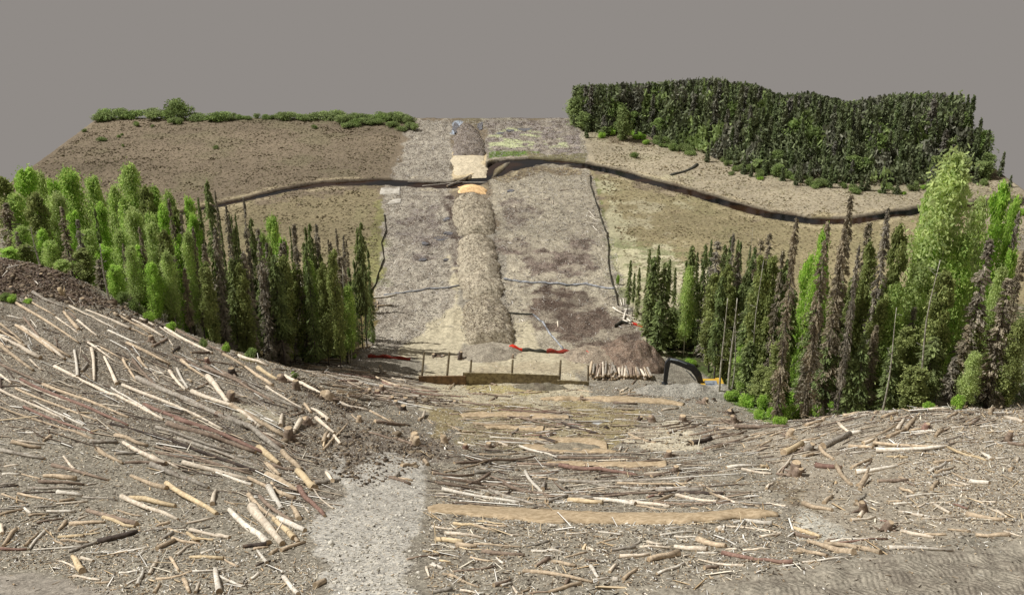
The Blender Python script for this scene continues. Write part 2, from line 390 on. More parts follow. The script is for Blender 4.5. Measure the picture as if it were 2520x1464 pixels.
# ---------------------------------------------------------------- ground sheet with its soils
TK = np.array([1.03, 1.08, 1.16])
ZONES = [  # polygon in plan px, colour, softness, chip, blotch, grass
 ([(-400,560),(2900,560),(2900,1900),(-400,1900)],(134,125,108),10,.5,.25,0),
 ([(420,520),(930,452),(955,540),(900,700),(560,700),(300,620)],(136,122,92),14,0,.03,.7),
 ([(1400,330),(1700,360),(2250,440),(2700,470),(2700,560),(2000,550),(1700,480),(1440,415)],(160,146,120),12,0,.05,.8),
 ([(1440,410),(1600,450),(1900,535),(2400,540),(2700,740),(1560,800),(1490,600)],(144,130,96),12,0,.05,.6),
 ([(1510,480),(1600,470),(1650,520),(1600,600),(1540,650),(1500,620)],(170,158,126),50,0,.05,.4),
 ([(1490,580),(1620,600),(1800,700),(1700,860),(1620,920),(1560,830),(1510,700)],(192,180,146),14,.05,.2,.3),
 ([(1480,420),(1500,560),(1540,700),(1520,700),(1480,560),(1455,430)],(124,124,78),9,0,.3,.4),
 ([(1465,430),(1500,430),(1560,560),(1640,700),(1600,860),(1540,800),(1505,650),(1490,540)],(182,172,136),16,.05,.2,.3),
 ([(880,640),(940,470),(980,600),(960,700),(900,830),(860,800)],(134,128,82),14,.1,.4,.4),
 ([(1016,290),(1112,290),(1112,440),(1125,600),(1130,700),(1135,800),(1050,870),(880,900),(905,790),(950,650),(940,480),(985,380)],(158,147,128),8,.95,.6,0),
 ([(1190,290),(1432,290),(1440,380),(1455,430),(1478,490),(1500,640),(1545,760),(1600,860),(1610,930),(1450,940),(1240,870),(1235,600),(1195,455)],(160,148,124),7,.85,.4,0),
 ([(1195,290),(1420,290),(1430,385),(1195,372)],(134,121,114),6,.7,1,0),
 ([(1205,376),(1330,373),(1320,386),(1205,388)],(96,116,52),4,0,.3,.2),
 ([(1300,378),(1440,384),(1440,402),(1300,393)],(120,112,80),5,.1,.3,.3),
 ([(1215,440),(1270,412),(1420,415),(1440,430),(1330,430),(1240,455)],(138,122,94),5,.1,.6,.2),
 ([(1200,396),(1250,388),(1235,420),(1200,440)],(150,135,102),4,.1,.3,.2),
 ([(1240,605),(1330,595),(1440,605),(1458,650),(1350,690),(1245,665)],(112,96,84),24,.5,1,0),
 ([(1250,480),(1290,470),(1300,560),(1240,560)],(128,115,100),18,.5,.9,0),
 ([(1290,725),(1400,698),(1480,735),(1520,790),(1590,850),(1600,890),(1400,872),(1340,830),(1290,780)],(98,81,68),24,.4,.9,0),
 ([(1330,715),(1440,712),(1470,760),(1380,770)],(74,58,48),22,.3,1,0),
 ([(1085,480),(1114,475),(1130,600),(1137,700),(1122,705),(1108,590)],(74,60,54),7,.3,1,0),
 ([(1000,500),(1085,500),(1100,600),(1020,640),(980,560)],(118,106,98),14,.7,1,0),
 ([(1106,640),(1132,700),(1140,845),(1262,852),(1262,780),(1300,795),(1340,850),(1400,872),(1450,960),(1450,1010),(1035,1010),(1030,935),(1050,900),(980,868),(1010,836),(1100,790),(1118,720)],(182,168,138),8,.05,.06,0),
 ([(1150,855),(1270,858),(1290,880),(1140,885)],(150,138,114),6,.4,.3,0),
 ([(1160,890),(1300,885),(1440,890),(1440,930),(1160,925)],(172,156,126),14,.2,.2,0),
 ([(1115,378),(1195,378),(1196,440),(1115,440)],(206,182,142),3,.05,.05,0),
 ([(1113,296),(1135,296),(1135,325),(1113,325)],(176,182,188),4,0,.1,0),
 ([(-400,560),(0,620),(120,640),(230,715),(335,775),(430,815),(300,790),(120,735),(-60,745),(-400,740)],(98,80,66),12,.3,.8,0),
 ([(-400,745),(120,740),(430,830),(700,930),(900,1040),(1080,1120),(820,1250),(620,1150),(300,1080),(-400,1100)],(122,112,96),16,.85,.35,0),
 ([(180,880),(500,960),(520,1040),(250,960)],(106,96,80),20,.8,.35,0),
 ([(560,990),(680,1000),(700,1030),(600,1030)],(176,164,138),10,.3,.1,0),
 ([(-400,1100),(300,1080),(620,1150),(830,1250),(780,1500),(-400,1500)],(130,121,104),16,.7,.2,0),
 ([(850,1140),(900,1102),(1040,1130),(1062,1190),(1050,1260),(1015,1330),(1030,1520),(785,1520),(778,1300),(835,1210)],(178,170,155),22,1,.05,0),
 ([(1640,1130),(1765,1130),(1765,1190),(1640,1185)],(166,158,142),10,1,.1,0),
 ([(1920,1245),(2060,1290),(2090,1335),(1960,1325)],(176,168,150),12,1,0,0),
 ([(1050,1150),(1700,1120),(1950,1240),(1940,1450),(1040,1450)],(138,128,110),14,.65,.2,0),
 ([(1900,1200),(2030,1140),(2110,1200),(2050,1260)],(140,126,102),14,.3,.6,0),
 ([(1760,1070),(1960,1040),(2700,990),(2700,1340),(2120,1320),(2010,1230),(1900,1140)],(156,143,122),14,.6,.2,0),
 ([(1500,1470),(1900,1400),(2250,1350),(2700,1315),(2700,1900),(1500,1900)],(152,141,122),12,.3,.35,0),
 ([(-400,1385),(120,1400),(330,1500),(-400,1520)],(150,139,123),14,.3,.15,0),
 ([(1060,1000),(1250,985),(1300,1000),(1130,1060),(1060,1090)],(144,128,92),8,.1,.1,0),
 ([(1120,1030),(1300,1020),(1480,1080),(1280,1120),(1120,1090)],(150,136,104),10,.15,.15,0),
 ([(1390,990),(1630,1000),(1560,1060),(1500,1110),(1430,1060)],(152,136,98),7,.05,.1,0),
 ([(1540,1050),(1700,1040),(1722,1105),(1600,1122),(1540,1090)],(192,178,150),8,.1,.05,0),
 ([(1150,945),(1350,950),(1350,966),(1150,966)],(166,150,104),5,0,0,0),
 ([(1460,1040),(1500,1031),(1522,1030),(1524,1036),(1470,1046)],(226,224,216),4,.2,0,0),
 ([(1054,1062),(1110,1052),(1116,1058),(1060,1066)],(222,222,216),4,.2,0,0),
 ([(1466,862),(1500,858),(1520,868),(1480,872)],(196,186,160),4,.1,0,0),
 ([(715,925),(800,962),(905,1008),(860,1012),(760,968)],(92,82,70),9,.4,.6,0),
 ([(850,1090),(1000,1060),(1120,1100),(1120,1125),(1000,1115),(905,1100),(860,1150)],(122,111,96),12,.5,.5,0),
 ([(940,965),(1125,990),(1110,1000),(950,980)],(74,64,54),5,.1,.6,0),
 ([(1600,938),(1790,950),(1785,990),(1690,1000),(1640,985)],(150,142,126),8,.7,.2,0),
 ([(520,760),(900,700),(925,800),(900,862),(860,892),(600,884)],(112,98,60),12,0,.6,.3),
 ([(1620,870),(1800,980),(1880,1044),(2060,1010),(2700,1000),(2700,760),(1640,760)],(74,84,44),8,0,.5,.1),
 ([(1740,940),(1800,975),(1880,1043),(1960,1030),(1900,960)],(96,120,48),6,0,.2,.1),
]
def paint(x, y, z):
    px, py, _ = proj(x, y, z)
    s = np.zeros((len(x), 3)); s[:] = lin((122, 107, 87)); tex = np.zeros((len(x), 3)); tex[:, 2] = .9; tex[:, 1] = .06
    pass
    ed = fbm(x, y, 5, 4, 31)*2.2+fbm(x, y, 1.2, 3, 41)*1.0
    for poly, c, soft, ch, bl, gr in ZONES:
        bx = np.array(poly); m = (px > bx[:, 0].min()-60) & (px < bx[:, 0].max()+60) & (py > bx[:, 1].min()-60) & (py < bx[:, 1].max()+60)
        if not m.any(): continue
        d = polysd(px[m], py[m], poly)
        k = sm(-soft*.4, soft*.4, d+ed[m]*soft*1.4)[:, None]
        if bl >= .9 and ch > .25: k = k*(.4+.6*sm(-.2, .12, fbm(x[m], y[m]*1.6, 2.4, 4, 55)))[:, None]
        s[m] = s[m]*(1-k)+np.array(lin(c))*k; tex[m] = tex[m]*(1-k)+np.array([ch, bl, gr])*k
    s *= (1+(.32*fbm(x, y*1.6, 26, 4, 77)+.22*fbm(x*.6, y*1.5, 4, 3, 78))*sm(118, 130, y))[:, None]
    # green moss patches beside the cleared strip
    g = .75*sm(.02, .22, fbm(x*.6, y*1.3, 1.5, 4, 61))*sm(-20, 10, polysd(px, py, [(1490,590),(1700,620),(1640,800),(1560,790),(1500,690)]))
    g = np.maximum(g, .8*sm(.12, .35, fbm(x, y, 3, 3, 63))*sm(-10, 10, polysd(px, py, [(880,620),(950,560),(985,700),(930,830),(860,840),(700,800)])))
    g = np.maximum(g, .16*sm(.1, .4, fbm(x, y, 8, 3, 64))*sm(125, 145, y)*(1-sm(0, 40, polysd(px, py, [(900,290),(1440,290),(1600,900),(860,900)]))))
    s = s*(1-g[:, None])+np.array(lin((118, 122, 78)))*g[:, None]
    # yellow algae film on the standing water beyond the river
    a = .85*sm(.1, .2, fbm(x*.7, y*1.2, 1.9, 4, 90)+.1*sm(20, -5, np.abs(py-350)))*sm(-6, 6, polysd(px, py, [(1203,335),(1250,315),(1380,330),(1400,362),(1203,370)]))
    s = s*(1-a[:, None])+np.array(lin((190, 192, 140)))*a[:, None]; tex[:, :2] *= (1-a[:, None])
    # river bed and banks
    rd = river_d(x, y)
    k = sm(1.2, .1, rd)[:, None]
    s = s*(1-k)+np.array(lin((52, 42, 32)))*k; tex *= (1-k)
    k = (sm(3.2, 1.6, rd)*sm(.8, 1.6, rd)*.55*sm(-.1, .2, fbm(x, y, 3, 2, 15)))[:, None]
    s = s*(1-k)+np.array(lin((196, 178, 140)))*k
    # old tracked lanes in the left mud and right road
    tr = sm(-6, 20, polysd(px, py, [(1500,1480),(1900,1415),(2250,1362),(2700,1325),(2700,1900),(1500,1900)]))*sm(1500, 1900, px)
    return s*TK, np.concatenate([tex, (1-tr)[:, None]], 1)
def full_z(x, y):
    z = ground(x, y)
    px, py, _ = proj(x, y, z)
    near = 1-sm(112, 122, y)
    z = z+near*.10*fbm(x, y, .55, 3, 21)
    stripm = sm(-8, 8, polysd(px, py, [(1000,290),(1112,290),(1440,300),(1480,490),(1600,860),(1590,930),(880,900),(930,640),(940,470)]))
    z = z+stripm*(1-near)*(.30*fbm(x, y, 1.3, 3, 23))
    z = z+(1-near)*(1-stripm)*.08*fbm(x, y, .8, 2, 24)
    # crumbling clods
    for pl, a in (([(715,925),(800,962),(905,1008),(860,1015),(760,970)], .3), ([(850,1090),(1000,1060),(1120,1100),(1120,1125),(1000,1115),(905,1100),(860,1150)], .25), ([(940,960),(1125,985),(1110,1003),(950,983)], .3),
                  ([(-400,560),(120,640),(330,770),(430,815),(300,790),(120,735),(-400,740)], .3)):
        z = z+sm(-10, 14, polysd(px, py, pl))*a*fbm(x, y, 1.1, 3, 29)
    # tracked machine ruts bottom right
    tr = sm(-6, 20, polysd(px, py, [(1500,1480),(1900,1415),(2250,1362),(2700,1325),(2700,1900),(1500,1900)]))
    u = x*math.cos(.30)-y*math.sin(.30); v = x*math.sin(.30)+y*math.cos(.30)
    lane = .5+.5*np.sign(np.sin(v*2.6+.6*np.sin(x*.2)))
    z = z+tr*(.12*np.sin(v*2.6)+.1*fbm(x, y, .35, 2, 44))
    rd = river_d(x, y)
    z = z+.12*sm(3.0, .9, rd)*(.4+.6*vnoise(x*.6, y*.6, 3))-1.2*sm(.7, -.5, rd)
    return z
def build_ground():
    Y = [19.0]
    while Y[-1] < 231: Y.append(Y[-1]+(.16+max(0, (Y[-1]-30))*.0024))
    Y = np.array(Y); Y[-1] = 231.5
    S = np.linspace(-1, 1, 781)
    Wd = np.minimum(89, 24+.64*Y)
    X = S[None, :]*Wd[:, None]; YY = np.repeat(Y[:, None], len(S), 1)
    x, y = X.ravel(), YY.ravel()
    z = full_z(x, y)
    tint, tex = paint(x, y, ground(x, y))
    nr, nc = X.shape
    i = np.arange(nr*nc).reshape(nr, nc)
    Fq = np.stack([i[:-1, :-1], i[:-1, 1:], i[1:, 1:], i[1:, :-1]], -1).reshape(-1, 4)
    # a skirt gives the sheet its thickness
    rim = np.concatenate([i[0, :], i[1:, -1], i[-1, -2::-1], i[-2:0:-1, 0]])
    V = np.stack([x, y, z], 1); n0 = len(V)
    V = np.concatenate([V, V[rim]-np.array([0, 0, 1.5])]); k = len(rim)
    a = np.arange(k); b = (a+1) % k
    Fs = np.stack([rim[b], rim[a], n0+a, n0+b], 1)
    tint = np.concatenate([tint, tint[rim]]); tex = np.concatenate([tex, tex[rim]])
    g = mesh('ground', V, np.concatenate([Fq, Fs]), M_GROUND, None, True, {'tint': tint, 'tex': tex})
    tag(g, 'cleared muddy hillside dropping to a flat tan bog crossed by a mulched strip', 'ground', kind='structure')
build_ground()

# ---------------------------------------------------------------- river
def build_river():
    V = []; n = len(RW)
    pts = []
    for i in range(n-1):
        for t in np.linspace(0, 1, 6, endpoint=False):
            pts.append([(RW[i][0]*(1-t)+RW[i+1][0]*t), (RW[i][1]*(1-t)+RW[i+1][1]*t), RWW[i]*(1-t)+RWW[i+1]*t])
    pts = np.array(pts); pts = pts[(pts[:, 0] > -88.5) & (pts[:, 0] < 88.5)]
    k = len(pts)
    for s in (-1, 1): V.append(np.stack([pts[:, 0], pts[:, 1]+s*(pts[:, 2]*.5+1.6), np.full(k, -.2)], 1))
    V = np.concatenate(V); a = np.arange(k-1)
    Fq = np.stack([a, a+1, a+1+k, a+k], 1)
    tag(mesh('river', V, Fq, M_WATER, None, False), 'dark narrow river winding across the bog', 'river', kind='structure')
build_river()

# ---------------------------------------------------------------- windrows of mulch along the strip
def edge_at(pts, t):
    d = np.r_[0, np.cumsum([math.hypot(b[0]-a[0], b[1]-a[1]) for a, b in zip(pts[:-1], pts[1:])])]; d /= d[-1]
    return np.interp(t, d, [p[0] for p in pts]), np.interp(t, d, [p[1] for p in pts])
WSURF = []
def windrow(left, right, H, col, label, name='mulch_windrow', chip=.6, blot=.15, rough=.28, cat='mound', endpow=.06, seed=3):
    L = [on_bog(*p) for p in left]; Rr = [on_bog(*p) for p in right]
    ns, nt_ = 150, 46
    s = np.linspace(0, 1, ns)
    lx, ly = edge_at(L, s); rx, ry = edge_at(Rr, s)
    t = np.linspace(0, 1, nt_)
    X = lx[:, None]*(1-t)+rx[:, None]*t; Yv = ly[:, None]*(1-t)+ry[:, None]*t
    e = np.minimum(1, (s/endpow))**.6*np.minimum(1, ((1-s)/endpow))**.6
    pr = np.sin(math.pi*t)**.5
    Z = H*e[:, None]*pr[None, :]*(.9+.16*fbm(X, Yv, 4, 2, seed))
    x, y, z = X.ravel(), Yv.ravel(), Z.ravel()
    edge = np.minimum(1, z/.5)
    x = x+.7*(1-np.repeat(pr[None, :], ns, 0).ravel())*fbm(y, y*0, 1.6, 3, seed+40)+edge*.15*fbm(y, x, 1.0, 2, 8)
    z = z+edge*rough*1.6*fbm(x, y, 1.1, 4, seed+5)+ground(x, y)-.12
    i = np.arange(ns*nt_).reshape(ns, nt_)
    Fq = np.stack([i[:-1, :-1], i[1:, :-1], i[1:, 1:], i[:-1, 1:]], -1).reshape(-1, 4)
    tint = np.repeat(np.array([lin(col)])*TK, len(x), 0); tex = np.repeat([[chip, blot, 0]], len(x), 0)
    o = mesh(name, np.stack([x, y, z], 1), Fq, M_GROUND, None, True, {'tint': tint, 'tex': tex})
    if cat == 'mound': WSURF.append((np.stack([x, y, z], 1)[edge > .3], blot))
    return tag(o, label, cat, 'mulch windrows down the middle of the cleared strip')
windrow([(1130,314),(1116,345),(1114,384)],[(1166,314),(1190,345),(1194,384)],1.5,(134,122,112),'darkest mulch windrow, beyond the river at the far end of the strip',blot=.5,seed=4)
windrow([(1112,380),(1110,440)],[(1195,380),(1196,436)],.45,(204,186,154),'bare pale sand ramp on the far bank of the river','sand_ramp',.03,.04,.08,'ramp',.2,7)
windrow([(1128,459),(1124,478)],[(1192,459),(1197,476)],1.0,(232,190,136),'low orange sand hump on the near bank of the river','sand_hump',.02,.02,.04,'sand hump',.3,9)
windrow([(1122,490),(1114,506),(1114,540),(1129,580)],[(1194,490),(1212,506),(1218,540),(1217,578)],1.75,(174,160,134),'mulch windrow just this side of the river and its orange sand hump',seed=12)
windrow([(1131,592),(1128,640),(1130,700),(1143,736)],[(1218,592),(1228,640),(1238,700),(1237,736)],1.75,(176,162,136),'longest mulch windrow, between the two grey wattle lines and the river',seed=17)
windrow([(1144,749),(1134,775),(1142,820),(1146,845)],[(1240,749),(1248,775),(1262,820),(1258,846)],2.0,(168,154,128),'nearest mulch windrow with a dark blunt end above the sand flat',seed=23)
def heap(dx, dy, rx, ry, H, col, name, label, cat, chip=.5, blot=.3, rough=.3, seed=1, sd=0):
    c = land(dx, dy); n = 44
    a, b = np.meshgrid(np.linspace(-1, 1, n), np.linspace(-1, 1, n))
    k = np.maximum(np.abs(a), np.abs(b))/(np.hypot(a, b)+1e-9); a, b = a*k, b*k
    r = np.hypot(a, b)
    ca, sa = math.cos(sd), math.sin(sd)
    X = c[0]+a*rx*ca-b*ry*sa; Yv = c[1]+a*rx*sa+b*ry*ca
    Z = ground(X, Yv)-.2+(H+.2)*np.clip(1-r**2, 0, 1)**.8*(1+.5*fbm(X, Yv, 1.6, 2, seed))+rough*np.clip(1-r, 0, .4)*2*fbm(X, Yv, .8, 3, seed+3)
    i = np.arange(n*n).reshape(n, n); Fq = np.stack([i[:-1, :-1], i[:-1, 1:], i[1:, 1:], i[1:, :-1]], -1).reshape(-1, 4)
    m = n*n
    o = mesh(name, np.stack([X.ravel(), Yv.ravel(), Z.ravel()], 1), Fq, M_GROUND, None, True,
        {'tint': np.repeat(np.array([lin(col)])*TK, m, 0), 'tex': np.repeat([[chip, blot, 0]], m, 0)})
    return tag(o, label, cat)
heap(1205, 868, 4.2, 3.6, .7, (150,138,118), 'soil_mound', 'low grey soil mound on the sand behind the plank barrier', 'mound', seed=5)
heap(1555, 880, 3.6, 5.2, 1.9, (126,104,86), 'peat_heap', 'brown peat heap right behind the stacked log deck', 'mound', .4, .8, .6, 6, .5)
heap(1475, 875, 4.6, 3.6, .8, (150,132,110), 'mulch_heap', 'low grey brown mulch heap to the left of the peat heap', 'mound', .6, .4, .4, 8)
heap(1700, 968, 6.5, 2.6, 1.3, (148,142,128), 'gravel_berm', 'grey gravel berm hiding the tracks of the excavator', 'berm', .8, .25, .25, 14, -.1)
heap(1332, 953, 3.2, 1.6, .5, (118,108,88), 'mud_mound', 'small dark mud mound at the foot of the plank barrier', 'mound', .2, .5, .3, 9)
heap(1400, 1105, 3.0, 2.6, .4, (140,128,106), 'soil_mound', 'low soil hump between the crossing logs below the tan mats', 'mound', .3, .3, .3, 19)

# ---------------------------------------------------------------- tan mats
def strip(top, bot, lift, col, name, label, cat, n=60, m=7, mat=None, group=None):
    T = np.array([edge_at(top, t) for t in np.linspace(0, 1, n)]); B = np.array([edge_at(bot, t) for t in np.linspace(0, 1, n)])
    V = []
    for i in range(n):
        a, b = land(*T[i]), land(*B[i])
        for j in range(m):
            t = j/(m-1); q = a*(1-t)+b*t
            g = float(full_z(np.array([q[0]]), np.array([q[1]]))[0])
            V.append((q[0], q[1], g+.07+lift*math.sin(math.pi*t)**.7*(1+.6*float(fbm(q[0], q[1], 1.4, 2, 51)))))
    k = np.arange(n*m).reshape(n, m); top_n = n*m
    V = np.array(V); V2 = V.copy(); V2[:, 2] -= .06+lift
    Fq = np.stack([k[:-1, :-1], k[1:, :-1], k[1:, 1:], k[:-1, 1:]], -1).reshape(-1, 4)
    rim = np.concatenate([k[0, :], k[1:, -1], k[-1, -2::-1], k[-2:0:-1, 0]]); a = np.arange(len(rim)); b = (a+1) % len(rim)
    Fs = np.stack([rim[a], rim[b], rim[b]+top_n, rim[a]+top_n], 1)
    o = mesh(name, np.concatenate([V, V2]), np.concatenate([Fq, Fs]), mat or M_MAT, None, True)
    return tag(o, label, cat, group)
GM = 'tan erosion mats across the trench'
strip([(1052,1250),(1075,1240),(1280,1250),(1480,1262),(1700,1265),(1830,1252),(1912,1264)],[(1056,1262),(1150,1268),(1320,1286),(1460,1288),(1620,1290),(1780,1280),(1915,1272)],.14,None,'erosion_mat','longest tan erosion mat lying across the foreground below the logs','mat',90,group=GM)
strip([(1282,1098),(1300,1092),(1480,1106),(1520,1112)],[(1286,1105),(1360,1112),(1440,1116),(1516,1114)],.1,None,'erosion_mat','tan erosion mat above the crossing logs, lower of the middle pair','mat',group=GM)
strip([(1275,1080),(1380,1077),(1460,1078),(1494,1090)],[(1290,1084),(1380,1088),(1450,1098),(1494,1106)],.1,None,'erosion_mat','tan erosion mat with curled right end, upper of the middle pair','mat',group=GM)
strip([(1330,981),(1390,977),(1520,977),(1630,982),(1685,993)],[(1340,985),(1440,987),(1540,990),(1620,994),(1680,999)],.2,None,'erosion_mat','tan erosion mat curving right towards the gravel berm','mat',group=GM)
strip([(1130,1020),(1180,1014),(1300,1016),(1400,1024)],[(1140,1027),(1200,1026),(1300,1028),(1400,1032)],.08,None,'erosion_mat','faint tan erosion mat under the upper bundle of thin logs','mat',group=GM)
strip([(1345,1138),(1400,1136),(1520,1138),(1640,1137)],[(1350,1145),(1440,1148),(1560,1150),(1640,1147)],.1,None,'erosion_mat','tan erosion mat sunk in soil between dark crossing logs','mat',group=GM)
strip([(1190,1048),(1260,1046),(1340,1050)],[(1200,1056),(1270,1057),(1336,1060)],.08,None,'erosion_mat','short tan erosion mat under the pale forked log','mat',group=GM)

# ---------------------------------------------------------------- plank barrier and posts
BY = float(land(1240, 943)[1])
def onp(dx, dy, Y): return np.array(at_Y(dx, dy, Y))
def barrier():
    root = empty('plank_barrier', land(1240, 945)); tag(root, 'low weathered plank barrier across the sand below the windrows', 'barrier')
    o0 = np.array(root.location)
    for q, m, lb, off in (([(1030,926),(1147,925),(1147,941),(1030,946)], M_BOARDB, 'brown board section at the left end', 0),
                      ([(1139,917),(1260,919),(1260,937),(1139,942)], M_BOARD, None, .14), ([(1259.6,919),(1377,924),(1377,944),(1259.6,937)], M_BOARD, None, -.06),
                      ([(1371,935),(1449,939),(1449,953),(1371,957)], M_BOARD, 'low board section dropping away at the right end', -.3)):
        mb = MB(); fr = [onp(a, b, BY+off)-o0 for a, b in q]
        fr[2][2] -= .25; fr[3][2] -= .25
        for f in fr[2:]: pass
        V = [f for f in fr]+[f+np.array([0, .12, 0]) for f in fr]
        mb.add(np.array(V), [(3, 2, 1, 0), (4, 5, 6, 7), (0, 1, 5, 4), (1, 2, 6, 5), (2, 3, 7, 6), (3, 0, 4, 7)])
        # proud battens
        for t in (.04, .97):
            a = fr[0]*(1-t)+fr[1]*t; b = fr[3]*(1-t)+fr[2]*t
            mb.box((a+b)/2+np.array([0, -.04, 0]), (.14, .06, abs(a[2]-b[2])*.94))
        b_ = mb.build('board_panel', m, root)
        if lb: b_['label'] = lb
barrier()
for (a, b, c, d, l) in ((1044,866,1038,928,'tall wooden post at the left end of the plank barrier'),(1106,866,1100,926,'tall leaning wooden post, second from the left behind the barrier'),(1160,885,1157,920,'short wooden post behind the step in the plank barrier'),
                        (1262,885,1259.5,922,'thin wooden post behind the middle joint of the barrier'),(1380,886,1377,930,'wooden post where the barrier steps down on the right'),(1448,899,1447,942,'wooden post at the right end beside the log deck')):
    p, q = onp(c, d, BY+.4), onp(a, b, BY+.5); q2 = p+(q-p)*1.0
    zb = float(ground(p[0], p[1])); root = np.array([p[0], p[1], zb])
    mb = MB(); foot = p.copy(); foot[2] = min(zb, p[2])-.2
    mb.tube(np.array([foot, p, (p+q2)/2, q2])-root, [.13, .13, .12, .105], 4)
    o = mb.build('fence_post', M_POST); o.location = root; tag(o, l, 'post', 'posts behind the plank barrier')

# ---------------------------------------------------------------- lines laid on the ground
def draped(pts, r, mat, name, label, cat, group=None, lump=.3, step=7, lift=.6, height=None):
    W = []
    for (a, b), (c, d) in zip(pts[:-1], pts[1:]):
        n = max(2, int(math.hypot(c-a, d-b)/step))
        for k in range(n): W.append(land(a+(c-a)*k/n, b+(d-b)*k/n))
    W.append(land(*pts[-1])); W = np.array(W)
    W[:, 2] = full_z(W[:, 0], W[:, 1])+r*lift+.15*r
    o0 = W[0].copy()
    if height is None:
        V, q, c = tubepts(W-o0, [r*(1+.2*math.sin(i*1.9)) for i in range(len(W))], 7, True, lump); o = mesh(name, V, q+c, mat)
    else:
        h = np.array([height*(1+.35*math.sin(i*1.3)) for i in range(len(W))])
        P0 = W-o0; n = len(W); V = []
        for off, zz in ((-.05, -.2), (.05, -.2), (.1, 1), (0, 1)):
            Q = P0.copy(); Q[:, 1] += off; Q[:, 2] += (h if zz == 1 else -.2)
            V.append(Q)
        V = np.concatenate(V); Fq = []
        for i in range(n-1):
            for j in range(4): a = j*n+i; b = ((j+1) % 4)*n+i; Fq.append((a, a+1, b+1, b))
        o = mesh(name, V, Fq, mat)
    o.location = o0
    return tag(o, label, cat, group)
GW = 'sediment rolls laid across the cleared strip'
draped([(944,729),(990,722),(1050,712),(1100,708),(1130,703)],.11,M_WATTLE,'sediment_roll','grey sediment roll running left from the windrow to the spruces','sediment roll',GW)
draped([(1240,690),(1290,696),(1340,699),(1400,703),(1440,702),(1475,706),(1512,713)],.15,M_WATTLE,'sediment_roll','grey sediment roll running right from the windrow across dark peat','sediment roll',GW)
draped([(1240,771),(1280,772),(1312,773)],.13,M_DWATTLE,'sediment_roll','short dark sediment roll right of the nearest windrow','sediment roll',GW)
draped([(1312,773),(1336,795),(1352,822),(1372,844),(1386,862)],.11,M_WATTLE,'sediment_roll','twisted pale sediment roll slanting down to the orange fabric','sediment roll',GW,.6)
draped([(1451,432),(1453,460),(1470,510),(1480,545),(1492,575),(1497,610),(1496,650),(1503,690),(1515,725),(1520,752)],.12,M_DWATTLE,'silt_fence','dark wavering silt fence along the right edge of the strip','silt fence','silt fences edging the strip',height=.34)
draped([(945,530),(950,570),(938,600),(945,640),(932,670),(925,700),(905,730),(903,760),(900,800)],.1,M_DWATTLE,'silt_fence','thin dark broken silt fence along the left edge of the strip','silt fence','silt fences edging the strip',height=.25)
draped([(1253,863),(1285,864)],.1,M_RED,'orange_fabric','bright red orange fabric flap above the plank barrier','fabric strip','red fabric strips',height=.5)
draped([(1285,864),(1310,865),(1345,867)],.1,M_DWATTLE,'orange_fabric','drab faded fabric strip between the bright and the dull red ones','fabric strip','red fabric strips',height=.3)
draped([(1345,867),(1390,869),(1430,871)],.1,M_DRED,'orange_fabric','dull red fabric strip in the middle of the line over the mulch','fabric strip','red fabric strips',height=.4)
draped([(1430,871),(1445,876),(1462,882)],.1,M_RED,'orange_fabric','bright red fabric end just above the stacked log deck','fabric strip','red fabric strips',height=.45)
draped([(905,880),(940,881),(980,884),(1010,887)],.1,M_DRED,'orange_fabric','long dull red fabric strip beside the left spruces','fabric strip','red fabric strips',height=.28)
draped([(1512,806),(1530,798),(1555,799)],.1,M_DWATTLE,'orange_fabric','brown fabric strip across the sand by the right spruces','fabric strip','red fabric strips',height=.35)
draped([(1555,800),(1570,803),(1584,806)],.1,M_RED,'orange_fabric','short red fabric strip at the foot of the right spruces','fabric strip','red fabric strips',height=.22)
draped([(1650,432),(1680,425),(1705,415),(1716,405)],.3,M_DWATTLE,'drain_ditch','dark narrow side ditch joining the river from the right bog','ditch',None,.5,lift=0)

